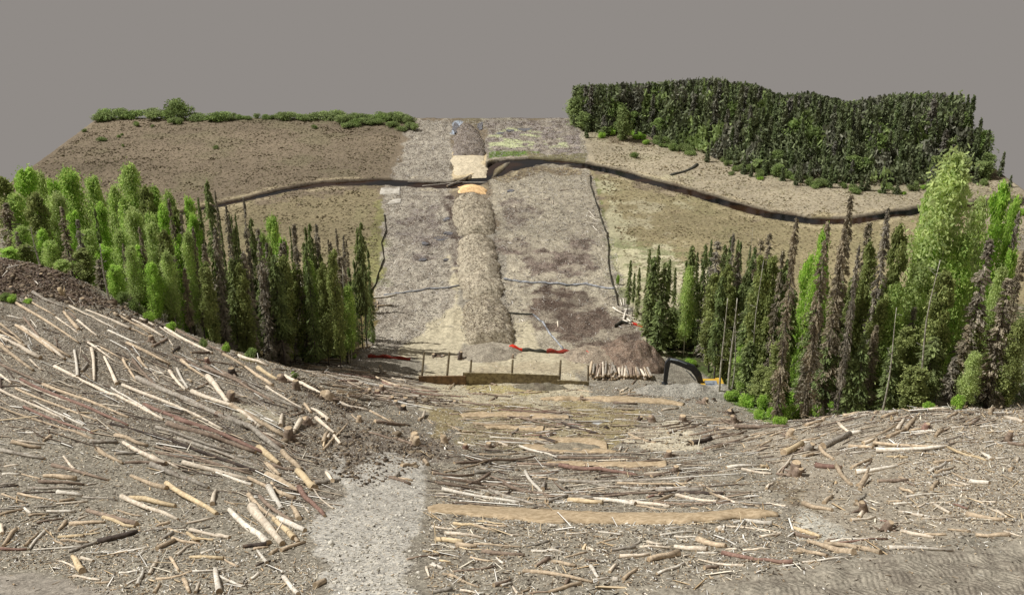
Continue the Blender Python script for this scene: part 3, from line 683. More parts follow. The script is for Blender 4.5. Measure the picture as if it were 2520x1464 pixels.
# ---------------------------------------------------------------- excavator behind the berm
def excavator():
    Y0 = 107.6
    b0 = at_Y(1748, 946, Y0); zb = float(ground(b0[0], b0[1]))
    root = empty('excavator', (b0[0], b0[1], zb)); tag(root, 'dark excavator behind the gravel berm with its boom reaching left', 'excavator')
    o0 = np.array([b0[0], b0[1], zb])
    def at(dx, dy, dY=0): return np.array(at_Y(dx, dy, Y0+dY))-o0
    def arm(pts, wd, ths, mat, name, par):
        V = []; n = len(pts)
        T = np.gradient(np.array(pts), axis=0)
        for i, p in enumerate(pts):
            t = T[i]/np.linalg.norm(T[i]); u = np.array([-t[2], 0, t[0]]); u /= np.linalg.norm(u)
            for sy, su in ((-1, -1), (1, -1), (1, 1), (-1, 1)): V.append(p+np.array([0, sy*wd/2, 0])+u*su*ths[i]/2)
        Fq = [tuple(range(4)), tuple((n-1)*4+3-j for j in range(4))]
        for i in range(n-1):
            for j in range(4): a = i*4+j; b = i*4+(j+1) % 4; Fq.append((a, a+4, b+4, b))
        return mesh(name, V, Fq, mat, par, False)
    bm_ = arm([at(1726,946), at(1718,922), at(1704,905), at(1682,896), at(1662,889), at(1646,885)], .42, [.55,.75,.72,.62,.5,.4], M_STEEL, 'boom', root)
    st = arm([at(1648,884,-.3), at(1643,893,-.3), at(1640,912,-.3), at(1637,940,-.3)], .36, [.3,.55,.48,.4], M_STEEL, 'stick', root)
    mb = MB(); mb.tube([at(1650,884,-.5), at(1668,887,-.5)], .09, 8); mb.tube([at(1668,887,-.5), at(1690,896,-.5)], .05, 8); mb.build('hydraulic_ram', M_GREYP, bm_)
    mb = MB(); mb.tube([at(1712,936,-.5), at(1698,920,-.5)], .09, 8); mb.tube([at(1698,920,-.5), at(1688,911,-.5)], .05, 8); mb.build('hydraulic_ram', M_GREYP, bm_)
    mb = MB(); p = at(1636,944,-.3)
    mb.box(p+np.array([0, 0, -.3]), (.7, .9, .6)); mb.box(p+np.array([.3, 0, -.65]), (.3, .9, .25)); mb.build('bucket', M_STEEL, st)
    c = at(1750, 944, -.2); h = c[2]
    mb = MB(); mb.box((c[0], c[1], h-.3), (2.4, 2.0, .8)); mb.box((c[0]+.95, c[1], h-.05), (.7, 1.9, .6)); hs = mb.build('house', M_YEL, root)
    mb = MB(); mb.box((c[0]-.1, c[1]-.5, h+.32), (1.3, 1.1, .1)); mb.box((c[0]-.3, c[1]-.5, h+.42), (.9, .7, .08)); mb.build('roof', M_GREYP, hs)
    mb = MB(); mb.box((c[0]-.1, c[1]-.5, h+.1), (1.2, .98, .34)); mb.build('cab_glass', M_GLASS, hs)
    mb = MB(); mb.box((c[0]-1.6, c[1]-.1, h-.15), (.7, .6, .35)); mb.build('cover', M_YEL, hs)
    for s in (-1, 1):
        mb = MB(); L_ = 1.8
        pr = [(-L_, .45), (-L_+.25, .1), (L_-.25, .1), (L_, .45), (L_-.25, .8), (-L_+.25, .8)]
        V = [(c[0]+a, c[1]+s*1.0+d, b) for d in (-.28, .28) for a, b in pr]
        mb.add(V, [tuple(range(6)), tuple(range(11, 5, -1))]+[(i, i+6, (i+1) % 6+6, (i+1) % 6) for i in range(6)]); mb.build('track', M_STEEL, root)
excavator()

def puddle(dx, dy, rx, ry, lab):
    c = on_bog(dx, dy); sx = rx/F*float(proj(c[0], c[1], 0)[2]); sy = abs(on_bog(dx, dy-ry)[1]-c[1])
    n = 26; a = np.arange(n)*2*math.pi/n; r = 1+1.1*fbm(np.cos(a)*1.5+dx, np.sin(a)*1.5+dy, 1, 3, 3)
    X = c[0]+np.cos(a)*sx*r; Yv = c[1]+np.sin(a)*sy*r
    z = float(np.max(ground(X, Yv)))+.10
    V = np.concatenate([np.stack([X, Yv, np.full(n, z)], 1), np.stack([X, Yv, np.full(n, z-.5)], 1)])
    o = mesh('puddle', V, [tuple(range(n))]+[(i, i+n, (i+1) % n+n, (i+1) % n) for i in range(n)], M_PUD, None, False)
    tag(o, lab, None, None, 'structure')
for q in ((1122,314,7,12,'bluish standing water left of the far windrow'),(1182,312,6,8,'thin pool right of the far windrow'),(1085,588,14,4,'small puddle beside the windrow ditch'),(1050,600,10,4,'small blue puddle left of the ditch'),(1102,575,10,3,'puddle in the ditch'),
          (1040,640,9,3,'small puddle in the left mulch'),(1098,541,8,5,'dark puddle in the ditch'),(1255,470,8,3,'puddle right of the first windrow'),(1230,330,10,3,'grey pool among the far mulch'),(1290,320,16,3,'long grey pool among the far mulch'),(1255,322,9,2,'narrow pool among the far mulch'),(1098,640,7,3,'puddle edge in the ditch')): puddle(*q)
strip([(938,464),(985,463)],[(934,479),(984,479)],.05,None,'ground_mat','larger pale grey sheet beside the river at the left of the strip','mat',16,4,M_SHEET,'pale sheets by the river')
strip([(962,494),(988,489)],[(950,505),(986,500)],.05,None,'ground_mat','smaller pale grey sheet just below the larger one by the river','mat',12,4,M_SHEET,'pale sheets by the river')
# ---------------------------------------------------------------- logs, branches and wood pieces
ZN = [  # named places, first hit wins
 ([(-200,600),(335,775),(430,815),(120,735),(-200,745)], 'on the brown knoll'),
 ([(-200,740),(700,905),(700,1000),(300,900),(-200,860)], 'by the left crest'),
 ([(-200,860),(300,900),(700,1000),(800,1080),(300,1010),(-200,985)], 'on the upper left slope'),
 ([(-200,985),(330,1010),(800,1080),(840,1290),(560,1200),(300,1110),(-200,1120)], 'midway down the left slope'),
 ([(650,880),(1150,930),(1150,1015),(900,1010)], 'in the left bundle'),
 ([(700,930),(900,1000),(1150,1015),(1150,1130),(830,1260),(700,1100)], 'on the crumbly left bank'),
 ([(-200,1110),(300,1110),(360,1260),(-200,1230)], 'on the lower left slope'),
 ([(300,1100),(830,1280),(780,1340),(330,1260)], 'left of the gravel patch'),
 ([(-200,1220),(330,1250),(330,1370),(-200,1370)], 'in left edge litter'),
 ([(330,1250),(790,1330),(790,1390),(330,1360)], 'low beside the gravel patch'),
 ([(-200,1360),(420,1360),(420,1600),(-200,1600)], 'in the bottom left corner'),
 ([(420,1360),(800,1380),(860,1600),(420,1600)], 'at bottom, left of gravel'),
 ([(800,1120),(1060,1120),(1060,1260),(800,1260)], 'on the pale gravel patch'),
 ([(1000,920),(1470,920),(1470,1000),(1000,1000)], 'below the plank barrier'),
 ([(1000,1000),(1600,1000),(1600,1045),(1000,1045)], 'in the upper trench rows'),
 ([(1000,1045),(1560,1045),(1560,1130),(1000,1130)], 'in the middle trench rows'),
 ([(1000,1120),(1420,1120),(1420,1260),(1000,1260)], 'above the long mat, left'),
 ([(1420,1110),(1960,1110),(1960,1265),(1420,1265)], 'above the long mat, right'),
 ([(1440,930),(1850,930),(1850,1010),(1440,1010)], 'on the excavator berm'),
 ([(1540,1000),(2000,1000),(1960,1120),(1540,1120)], 'on the bank below right forest'),
 ([(1900,990),(2180,990),(2180,1130),(1900,1150)], 'on right mound left shoulder'),
 ([(2180,980),(2700,980),(2700,1090),(2180,1090)], 'by the right mound crest'),
 ([(2000,1090),(2330,1090),(2330,1240),(1900,1240)], 'on right mound left face'),
 ([(2330,1090),(2700,1090),(2700,1240),(2330,1240)], 'on right mound right face'),
 ([(1900,1240),(2700,1240),(2700,1600),(1900,1600)], 'below the right mound'),
 ([(1000,1255),(1400,1255),(1400,1330),(1000,1330)], 'below the long mat, left'),
 ([(1400,1255),(1960,1255),(1960,1340),(1400,1340)], 'below the long mat, right'),
 ([(1000,1320),(1400,1320),(1400,1600),(1000,1600)], 'at bottom, right of gravel'),
 ([(1400,1330),(1960,1330),(1960,1600),(1400,1600)], 'at the bottom centre'),
 ([(1500,730),(1600,730),(1600,800),(1500,800)], 'in the jumble by spruces'),
 ([(850,440),(1200,440),(1200,470),(850,470)], 'across the river'),
]
def place_name(px, py):
    for poly, nm in ZN:
        if polysd(np.array([px]), np.array([py]), poly)[0] > 0: return nm
    return 'on the mulched strip' if py < 920 else 'on the open mud'
LOGS = []   # (plan points, width, colour key)
def reg(x0, y0, sc, txt):
    for ent in txt.replace('\n', ';').split(';'):
        ent = ent.strip()
        if not ent: continue
        t = ent.split(','); nums = [float(v) for v in t[:-1]]
        wd = nums[-1]/sc*.8867; P2 = [((nums[i]/sc+x0)*.8867, (nums[i+1]/sc+y0)*.8867) for i in range(0, len(nums)-1, 2)]
        LOGS.append((P2, wd, t[-1].strip()))
# source pixel list: long trunks on the left slope
reg(0, 0, 1, """0,1012,120,1067,7,b;120,1070,240,1112,356,1159,8,t;58,1056,200,1114,354,1181,8,r;58,1062,195,1118,4,p;44,1083,160,1125,269,1168,6,t;0,1087,180,1164,7,p;94,1115,233,1181,5,w;67,1133,260,1205,7,r
0,1133,184,1194,260,1222,7,t;152,1020,260,1077,453,1165,8,p;310,1085,425,1149,6,w;399,1126,520,1170,10,r;341,1073,480,1130,617,1192,8,p;381,1055,500,1108,621,1162,13,g;621,1162,700,1197,782,1258,15,g
600,1153,700,1198,784,1242,14,b;487,1164,620,1208,735,1262,12,r;463,1179,600,1218,711,1260,14,b;433,1188,530,1222,651,1260,8,g;493,1217,600,1256,735,1303,8,g;308,1177,480,1228,735,1317,8,d;455,1240,700,1318,5,b
433,1256,700,1312,6,b;508,1288,690,1331,11,p;600,1314,700,1350,8,w;690,1332,818,1385,10,t;568,1017,660,1060,760,1119,8,b;533,1092,640,1130,723,1187,11,p""")
reg(0, 650, 2.9286, """270,490,540,610,22,g;210,525,450,660,16,t;130,565,400,735,640,890,22,t;565,590,880,750,16,p;700,620,1060,780,20,p;630,700,790,830,18,p;195,690,330,860,20,b;330,860,570,1000,26,t;520,650,640,780,28,t;455,680,640,810,12,p
0,730,185,880,18,t;0,790,210,920,20,t;0,840,330,1020,30,p;130,750,440,970,20,t;180,765,530,1025,26,p;0,910,270,1110,24,t;240,1020,335,1110,12,p;0,885,95,930,16,t;605,950,630,1165,22,w;745,940,765,1195,24,p;850,1005,950,1220,26,p
665,1120,715,1055,20,g;440,840,495,930,6,b;715,890,950,1050,18,p;790,910,1000,1030,16,t;1000,1030,1110,1190,18,t;1080,1025,1280,1240,22,b;1125,1010,1200,1100,22,t;1030,890,1385,1075,24,t;880,780,1140,900,14,w;1035,760,1235,845,12,t
930,650,1225,820,18,t;985,650,1330,840,18,p;1140,690,1480,875,16,p;1340,770,1725,975,22,p;1380,760,1830,970,24,b;1240,920,1360,855,18,b;1365,850,1410,910,10,p;1400,970,1455,920,20,d;1555,970,1700,965,18,b;1590,1020,1930,1080,12,b
1405,990,1740,1150,24,b;1475,1030,1690,1180,24,t;1690,1180,1860,1380,40,p;1380,1130,1510,1270,22,p;1440,1110,1530,1260,20,w;1550,1275,1690,1215,14,b;1730,1330,1870,1400,14,w;0,1150,95,1220,20,p;0,300,180,255,14,w
700,880,800,880,10,b;910,800,980,825,10,w;560,640,620,690,14,b;800,700,960,790,8,w;1100,730,1250,800,8,t;250,700,300,760,8,w;60,660,200,690,6,w;1220,1095,1350,1140,14,w;1520,1180,1560,1200,14,t;280,385,330,430,6,w;560,520,640,600,10,g;380,220,470,300,6,w;60,300,20,350,8,w""")
reg(600, 750, 2.9286, """60,690,240,800,24,t;240,800,460,945,26,t;40,820,270,945,20,b;270,945,480,1040,700,1130,16,g;0,970,110,1090,8,p;120,1120,340,1240,560,1360,36,t;175,1010,340,1090,520,1180,16,g;525,1270,540,1185,30,p
610,1340,690,1250,36,p;700,1240,750,1230,20,b;720,1090,770,1160,20,t;780,1130,915,1230,28,p;815,1210,960,1330,30,p;960,1350,1010,1420,24,p;870,1410,905,1325,28,t;905,1370,925,1335,20,p;870,1460,960,1360,1070,1275,18,t;560,870,700,940,860,1020,26,p
410,960,700,1120,16,p;1000,1070,1250,1150,24,p;1250,1150,1430,1240,20,t;1290,1235,1575,1270,28,b;1250,1325,1480,1390,18,b;1480,1390,1700,1440,20,b;340,800,500,900,30,y;0,640,180,710,16,g;180,700,420,785,24,p;630,1180,720,1160,16,b;1070,1030,1180,1055,20,b
450,755,700,765,10,g;520,770,880,800,10,t;600,800,880,840,10,b;720,775,1000,815,12,t;880,830,1180,880,10,b;900,800,1250,840,12,t;1090,825,1300,865,14,b;1000,845,1310,885,16,r;1300,880,1500,945,16,t;1330,870,1600,890,8,b;1430,880,1550,905,12,p
640,880,860,885,6,w;690,905,990,915,10,p;1000,900,1150,912,18,r;840,925,1200,935,10,b;950,940,1280,975,14,t;850,950,1100,975,12,w;930,965,1200,985,8,t;870,970,1290,1010,10,p;980,990,1260,1000,14,t;1000,1010,1310,1050,14,g;1150,915,1400,960,8,t
1070,1020,1250,1060,20,b;1280,950,1500,1020,12,b;1350,920,1620,985,14,r;1400,985,1560,1050,12,b;1450,960,1800,1000,10,r;1560,985,2050,1030,10,r;1600,960,1900,990,8,b;1150,1080,1390,1105,16,g;1060,1060,1380,1080,10,g;1230,960,1450,1000,8,b;1500,1000,1900,1030,10,b
450,820,700,830,8,b;560,790,760,790,8,t;470,735,620,745,8,g;900,880,1060,885,8,b;760,860,900,868,8,t;930,1000,1080,1020,8,w;1300,1000,1460,1050,10,b;1480,930,1700,970,8,t;1200,240,1460,210,14,w;1310,300,1430,292,10,t;1640,1220,1695,1170,18,p;1100,1180,1180,1240,8,t""")
reg(1100, 1000, 2.9286, """430,220,475,190,10,t;720,165,815,205,18,t;930,205,1080,188,8,p;1060,245,1200,215,10,t;580,270,720,280,14,b;640,275,930,300,12,b;800,275,1000,278,8,t;910,268,1240,258,10,b;1040,265,1180,262,12,t;760,330,820,300,12,b;540,340,860,375,18,b
830,405,1420,418,12,r;860,410,1420,430,8,b;430,438,660,438,10,b;720,432,1010,440,12,g;510,485,870,455,14,t;830,480,1100,470,12,b;900,460,1300,500,8,b;1000,480,1340,535,14,b;1130,470,1480,508,8,b;1190,485,1500,520,10,g;1340,535,1630,600,20,d;1380,545,1670,575,8,p
620,525,950,535,24,t;930,605,1000,550,16,g;1000,552,1140,552,20,g;860,585,1300,580,10,b;1020,608,1300,605,12,r;1080,590,1300,590,14,b;1210,562,1390,562,10,t;760,632,1140,640,18,w;1000,645,1300,660,14,g;820,655,1050,658,8,b;1170,640,1300,680,30,d;1130,675,1690,745,16,g
620,740,1000,718,10,g;610,780,770,770,8,p;680,770,1000,755,16,t;1000,725,1310,790,18,w;1100,735,1300,755,14,b;1330,755,1530,735,16,t;1260,775,1870,775,14,g;1310,795,1970,798,22,b;1690,645,1860,630,10,g;1880,640,2050,655,16,t;420,530,520,580,18,t;480,590,750,618,10,p
540,580,650,585,14,t;500,670,650,700,16,w;830,670,910,700,20,p;1830,700,1810,740,16,w;1850,750,1885,715,10,t;0,650,240,715,16,b;180,490,230,440,16,t;470,840,800,830,1130,800,24,b;390,905,740,850,14,t;790,910,950,860,14,p;980,840,1400,855,22,b;1300,865,1900,885,10,g
1500,330,1960,360,12,b;940,310,1060,312,6,g;1480,420,1560,440,10,t;1850,440,2040,435,8,b;1000,395,1300,408,8,r;880,500,1180,505,8,b;1100,445,1400,462,8,r;760,520,940,522,8,w;1060,520,1360,560,8,b;900,430,1200,440,8,t;1300,520,1560,540,8,r;600,640,760,650,8,g;1500,560,1680,590,8,g
1480,240,1600,262,8,t;1380,250,1520,238,8,b;1840,255,1880,220,12,p;260,490,300,520,10,t;1200,720,1440,735,8,t;1040,895,1180,870,8,t;720,700,860,690,8,t;1560,650,1700,700,10,b""")
reg(1200, 1300, 2.52, """0,35,290,50,20,b;290,35,400,30,26,g;75,70,340,115,24,b;240,115,400,60,22,b;20,100,400,155,20,b;340,110,500,130,14,b;500,140,860,205,22,b;390,70,720,135,10,b;160,165,245,148,14,d;650,55,775,165,20,w;770,150,785,105,24,g;75,165,610,245,24,w
400,185,800,265,20,g;800,245,940,200,28,g;660,50,880,30,16,b;700,60,1020,90,18,t;890,5,1160,25,1430,55,30,r;880,105,1350,88,1825,68,20,g;1290,122,1900,98,16,t;1075,130,1500,150,1900,150,26,g;850,120,1100,195,14,b;1200,200,1740,155,16,b;1500,205,1620,180,16,r
1550,235,1690,190,20,t;1720,175,2040,180,24,d;1710,195,1990,240,24,p;1550,238,2090,245,16,b;1850,105,1980,170,14,t;2000,190,2120,245,16,p;1940,210,2290,270,16,t;960,200,1150,210,22,g;950,235,1190,250,36,y;1130,215,1420,255,28,w;1380,240,1660,270,24,p
1430,262,1640,292,14,t;1530,60,1700,30,18,b;1770,95,1820,75,16,b;520,180,575,168,12,d;1010,158,1210,168,10,t
320,365,500,385,12,y;330,385,520,410,14,t;150,395,330,410,20,y;300,405,515,455,20,t;90,455,360,490,24,p;0,405,160,430,12,p;20,500,215,515,28,y;170,540,310,550,34,t;290,530,620,550,10,t;115,535,165,560,12,w;345,590,645,610,28,b;265,620,420,650,12,t
50,650,130,660,14,y;445,625,500,675,16,w;145,725,440,692,10,b;0,665,75,705,12,w;75,740,325,830,12,t;720,695,815,630,28,b;835,655,1005,680,26,t;650,550,820,515,16,g;695,580,935,595,18,w;845,575,880,545,22,g;930,620,1080,590,10,t;1045,545,1135,580,16,p
930,465,1140,450,12,w;1140,450,1320,460,10,w;540,470,630,462,10,p;1150,525,1290,490,12,t;1250,575,1420,555,22,g;1390,540,1460,515,16,g;1500,525,1610,540,22,p;1450,555,1680,562,18,p;1690,550,1920,570,34,p;1590,465,1860,450,16,w;1690,475,1870,485,14,w
1850,510,2050,550,36,t;1310,620,1515,610,26,p;1510,650,1715,610,46,t;1070,650,1160,645,18,b;1760,620,1810,600,8,p;1570,740,1760,675,22,w;1335,780,1440,700,22,t;1240,725,1285,680,20,p;1110,695,1160,770,26,w;1260,790,1300,790,36,w;1120,785,1240,768,10,w
640,715,820,740,16,y;640,730,1120,800,28,t;815,870,1040,805,26,t;925,820,955,780,26,b;430,830,550,785,28,b;480,825,555,800,12,w;560,820,600,885,18,p;620,860,680,840,14,t;680,870,820,865,10,b;0,870,140,855,28,g;195,855,340,880,14,p;1900,710,2000,690,28,b
1860,640,2180,685,18,p;2030,595,2250,640,30,r;2250,640,2520,670,28,r;2050,570,2130,572,8,p;1850,595,1995,592,10,w;2170,570,2360,565,14,p;2360,600,2200,590,12,g;2260,540,2420,512,12,g;2290,480,2430,470,18,p;2055,405,2440,455,10,p;2100,380,2190,375,20,w
2190,375,2375,395,32,w;1800,385,2000,385,12,y;1985,440,2020,425,34,w;2030,450,2040,400,20,w;1350,390,1400,380,12,w;820,410,865,410,22,w;480,352,685,345,6,d""")
reg(0, 1100, 2.657, """665,340,870,345,30,g;850,295,1090,370,30,t;715,395,905,500,30,t;905,350,1220,505,34,p;850,430,1025,425,24,g;920,490,1220,505,26,b;1200,480,1320,530,18,p;1115,520,1540,680,36,g;385,510,800,630,26,b;470,450,550,540,18,p;0,405,330,465,26,g
90,345,300,385,26,t;130,330,330,355,16,p;190,272,330,270,14,w;320,335,375,295,20,t;320,595,565,620,36,t;285,635,625,660,24,b;205,680,590,690,18,g;160,715,410,710,12,d;420,715,610,740,26,w;610,745,860,765,14,g;130,720,420,780,16,t;20,575,150,580,16,w
0,655,115,650,16,g;0,670,140,665,10,d;15,720,180,780,14,t;440,775,550,765,22,t;415,800,650,775,16,p;250,820,420,815,14,g;0,840,185,825,12,g;0,875,180,835,20,t;345,850,555,850,22,w;210,880,360,870,16,t;260,910,440,880,16,g;270,935,470,905,12,b
430,990,490,930,26,t;520,945,775,935,30,t;645,850,1010,950,32,b;765,900,995,970,26,y;900,765,1310,905,32,p;960,755,1295,815,36,y;965,595,1230,690,30,t;1230,665,1600,875,34,y;1565,800,1600,695,32,p;725,1080,1020,1000,38,d;505,1145,715,1080,22,g
430,1035,620,1035,22,y;450,1055,650,1075,16,t;215,1135,345,985,24,w;190,1105,285,1010,20,t;25,1110,120,990,26,t;0,1130,200,1130,20,r;250,1135,600,1105,12,w;1160,1135,1290,1065,30,t;1270,1050,1490,1095,20,t;1190,1065,1275,1010,28,g;1380,1010,1460,1070,26,y
1400,985,1690,1050,26,p;1440,1040,1575,1070,14,y;1240,980,1400,1030,14,t;1070,990,1210,985,12,g;1170,970,1550,965,10,g;1155,965,1250,935,24,t;1380,940,1580,905,18,p;1300,1180,1410,1100,20,p;1480,1165,1580,1130,20,w;1400,1190,1650,1200,24,y
1640,1180,1750,1260,8,t;1260,1195,1320,1290,22,t;1100,1320,1160,1215,26,p;1015,1400,1055,1300,26,w;1150,1350,1420,1300,20,t;1420,1300,1670,1270,14,w;1590,1290,1615,1450,44,w;1600,1320,1800,1400,18,w;1440,1450,1470,1380,24,p;1355,1350,1400,1450,30,t
1140,1455,1180,1390,24,t;535,1190,610,1310,46,y;860,1160,1105,1115,16,w;1000,1180,1085,1140,22,w;700,1380,820,1370,16,t;870,845,1040,885,14,t;580,905,650,880,16,p;1660,780,1750,815,10,t;540,1325,740,1355,20,p;880,1300,1020,1290,14,w
30,520,140,510,14,p;160,575,300,610,6,t;640,660,720,640,10,w;660,1000,740,975,12,t;620,1020,740,1010,12,y;400,1060,470,1100,8,t;10,960,20,1020,30,p;180,830,230,870,20,w;820,1180,980,1110,10,w;600,1190,690,1220,22,p;420,1210,560,1270,14,p;930,1390,1040,1340,10,w;1700,1360,1790,1400,8,w""")
reg(600, 1200, 3.2457, """390,150,570,300,50,y;430,20,545,60,34,p;460,290,575,390,36,t;510,300,700,360,28,b;600,190,765,350,44,t;730,365,890,530,60,y;460,390,750,540,48,t;750,540,980,760,46,r;880,465,1025,460,40,g;995,365,1050,445,28,p
1050,450,1120,435,36,g;480,540,590,690,50,w;300,605,530,775,36,t;395,630,690,815,34,b;560,790,805,900,48,w;520,785,700,970,44,y;690,920,740,1000,32,t;585,1070,805,985,34,t;125,750,470,1010,54,w;330,735,600,1020,76,p;180,760,410,940,14,r;240,1045,460,1020,40,d
335,1060,470,1035,24,t;375,1070,460,1190,28,w;355,1205,490,1165,18,d;490,1100,555,1050,30,t;610,1310,740,1464,40,w;890,1390,985,1345,50,t;310,1320,385,1280,30,w;230,1360,265,1305,24,g;685,680,745,790,44,t;775,650,835,725,16,p;885,550,1060,690,8,p
1670,310,1800,285,26,t;1870,255,1905,300,30,t;1560,415,1750,470,30,b;1640,415,1770,435,22,t;1605,415,1640,375,34,g;0,920,125,960,30,p;50,1120,200,1215,14,t;195,215,300,240,24,g
1870,1070,2010,1090,22,y;1930,1020,2090,1015,10,w;1975,960,2220,1000,28,y;1720,1150,2050,1100,14,b;1930,1190,2040,1240,18,w;1895,1230,1920,1310,24,p;2100,1290,2240,1355,16,t;620,360,730,380,8,w;500,460,545,525,22,t;640,660,740,660,6,w;690,480,750,465,30,g""")
reg(1700, 1050, 2.928, """0,105,45,100,14,b;60,115,120,75,12,p;130,115,170,85,8,t;160,50,195,15,12,b;230,85,275,50,10,b;60,130,220,105,12,t;240,125,370,90,16,b;110,140,250,135,10,b;250,148,470,145,6,b;0,205,200,212,16,b;90,290,250,290,10,b;400,265,535,245,18,p
330,405,550,370,14,b;435,420,640,375,14,b;450,450,720,395,16,b;620,470,870,420,16,b;730,480,930,450,18,b;640,540,800,500,40,d;800,500,1090,435,16,b;740,575,1100,485,18,b;745,595,940,535,12,t;870,415,1100,410,18,t;990,420,1430,395,28,b;880,355,1270,370,12,b
820,365,1000,355,14,b;645,320,800,325,16,p;130,480,350,525,16,t;680,610,730,612,10,r;1100,505,1410,420,16,t;1200,550,1300,500,14,t;1280,475,1380,440,16,t;1060,600,1180,570,14,t;1180,590,1330,545,12,t;1360,580,1460,545,12,t;1390,620,1540,545,48,y;1150,450,1290,445,10,b
925,735,1200,720,24,w;1200,725,1270,725,30,y;860,765,1050,735,16,p;1050,745,1290,785,22,p;1340,770,1460,660,18,p;1370,770,1440,690,16,b;1335,775,1450,800,20,b;1250,895,1305,855,18,p;1250,1015,1410,1040,14,p;150,690,410,670,16,b;330,750,420,730,16,b
105,740,280,755,14,b;325,805,500,755,20,b;640,1060,700,1065,16,t;1220,670,1310,700,12,b;860,650,940,635,10,t;850,270,1030,275,8,b;760,340,920,345,8,p;1000,340,1230,355,8,b;560,430,780,380,10,b;860,460,990,440,10,t;1120,470,1260,440,10,t;1240,520,1420,470,10,p;1180,545,1260,520,10,b;680,200,760,215,16,b;700,290,760,300,12,t;900,300,960,310,8,t""")
reg(2200, 1100, 2.657, """95,220,215,185,22,t;215,185,360,140,20,t;290,200,450,165,16,b;370,150,490,125,22,t;330,180,600,130,12,w;600,125,780,100,14,t;660,165,770,125,22,t;575,180,630,120,14,b;340,210,410,275,26,p;215,385,420,285,44,g;420,285,500,270,32,w;525,330,770,210,16,t
770,260,820,175,24,p;700,305,830,250,26,t;830,250,900,170,28,t;210,295,330,250,12,t;60,335,200,305,14,t;80,345,130,340,14,w;80,450,190,420,24,t;195,405,300,470,28,t;415,375,590,380,26,t;590,370,1140,370,22,t;610,415,880,395,1140,375,32,w;420,420,610,400,12,w
430,535,580,460,20,t;530,530,580,480,14,b;165,520,360,535,36,r;320,550,430,655,30,t;480,660,555,575,24,t;495,690,550,620,26,t;465,570,620,545,770,525,32,w;730,520,850,485,14,t;625,635,850,625,26,b;785,600,900,620,18,t;790,680,890,725,20,t;690,450,850,455,16,y
885,500,1040,470,8,w;1035,495,1235,470,22,t;1000,565,1130,500,22,w;1055,570,1190,530,20,t;1020,600,1190,565,18,g;1020,690,1065,635,28,t;830,740,1185,708,14,w;740,795,890,790,16,w;960,640,1120,630,12,w;1130,600,1300,655,10,p;1140,410,1430,480,18,y
1310,640,1450,650,34,w;1400,430,1460,470,26,w;470,780,540,730,22,g;230,790,290,735,26,t;80,795,290,850,32,t;465,800,540,850,30,t;490,890,515,855,26,p;430,920,610,890,22,p;920,820,1000,790,14,p;1000,790,1170,790,10,p;1040,800,1160,865,26,p;785,850,960,885,18,p
950,905,1260,885,12,p;1280,880,1560,920,36,t;720,940,880,925,8,p;800,1000,1040,1050,26,p;970,1020,1130,1020,18,t;1140,990,1310,1000,20,t;1350,1025,1600,1030,28,t;705,1120,1180,1140,28,w;230,1100,650,1155,38,t;110,1085,450,1170,44,t;275,1075,600,1045,14,w
330,1085,700,1045,14,r;0,980,200,1040,30,y;0,1020,180,1045,30,b;40,1130,250,1180,26,t;70,1220,410,1190,14,w;240,1075,330,1055,22,b;0,1150,70,1155,18,t;1450,140,1540,95,24,t;1280,190,1380,145,14,t;1310,210,1370,170,22,b;1380,230,1560,210,14,w;1570,160,1700,200,26,p
1140,160,1210,130,20,t;1140,235,1290,235,14,w;1050,300,1100,255,28,t;1590,350,1706,365,26,b;1490,340,1540,375,14,t;1510,435,1570,405,8,w;1650,490,1660,465,20,p;1600,550,1620,530,24,t;1500,840,1580,895,10,p;1000,100,1150,95,18,p;60,270,200,210,10,t;520,350,600,320,26,p
600,370,620,320,26,t;870,250,1000,235,16,t;900,280,1060,262,8,p;820,640,900,660,14,b;1150,660,1260,665,16,t;1240,700,1300,690,12,b;1170,570,1300,620,8,t;1340,760,1500,780,8,p;1440,830,1560,880,8,p;690,770,800,780,12,t;1180,800,1290,830,14,r;640,920,700,925,14,r;1560,1000,1690,1040,10,p;1500,460,1580,455,14,w""")
# river crossing poles, jumble and pile by the right spruces
reg(1100, 300, 3.485, """110,712,540,712,6,g;250,752,640,712,5,w;490,755,720,660,12,g;640,716,880,722,6,w;1110,940,1150,965,8,p;1550,1205,1600,1185,8,b;1420,890,1490,880,6,b;1510,900,1515,930,8,p;1570,800,1720,785,6,b;1040,1050,1150,1050,6,b
1870,1050,1960,1100,6,w;1890,1080,2000,1120,6,g;1830,1100,1960,1130,6,w;1900,1140,1960,1210,6,w;1930,1130,2010,1190,6,g;1860,1000,1920,1060,6,w;1900,1020,1980,1060,6,g;1820,1040,1950,1060,5,w;0,995,45,985,8,g""")
reg(1150, 700, 3.66, """2015,575,2130,640,16,w;2120,700,2150,600,18,w;2100,600,2240,610,12,g;2110,650,2250,660,12,p;2120,700,2200,745,14,w;2160,690,2220,745,14,w;2190,680,2215,720,12,g;2130,590,2200,590,12,w;2150,640,2235,690,12,w;2090,480,2110,545,8,w;2120,470,2130,545,8,w
2060,560,2150,620,12,g;1940,490,2000,455,5,b;60,250,150,262,8,g;1455,710,1460,765,14,p;1090,690,1110,712,12,w;2040,340,2060,370,8,w;970,540,985,515,8,g;710,1310,830,1352,22,b;345,1395,415,1335,14,t;980,1352,1150,1330,8,t;1150,1415,1310,1360,14,t;540,1400,610,1370,6,t;615,1400,750,1365,6,t""")
reg(600, 750, 2.9286, """930,490,1090,520,10,g;1090,520,1220,545,14,t;1200,640,1280,610,12,t;1060,650,1180,700,8,g;1310,260,1310,320,8,t;720,505,850,530,10,t;1230,550,1380,570,8,g;960,560,1060,640,8,b;70,640,205,634,10,t""")
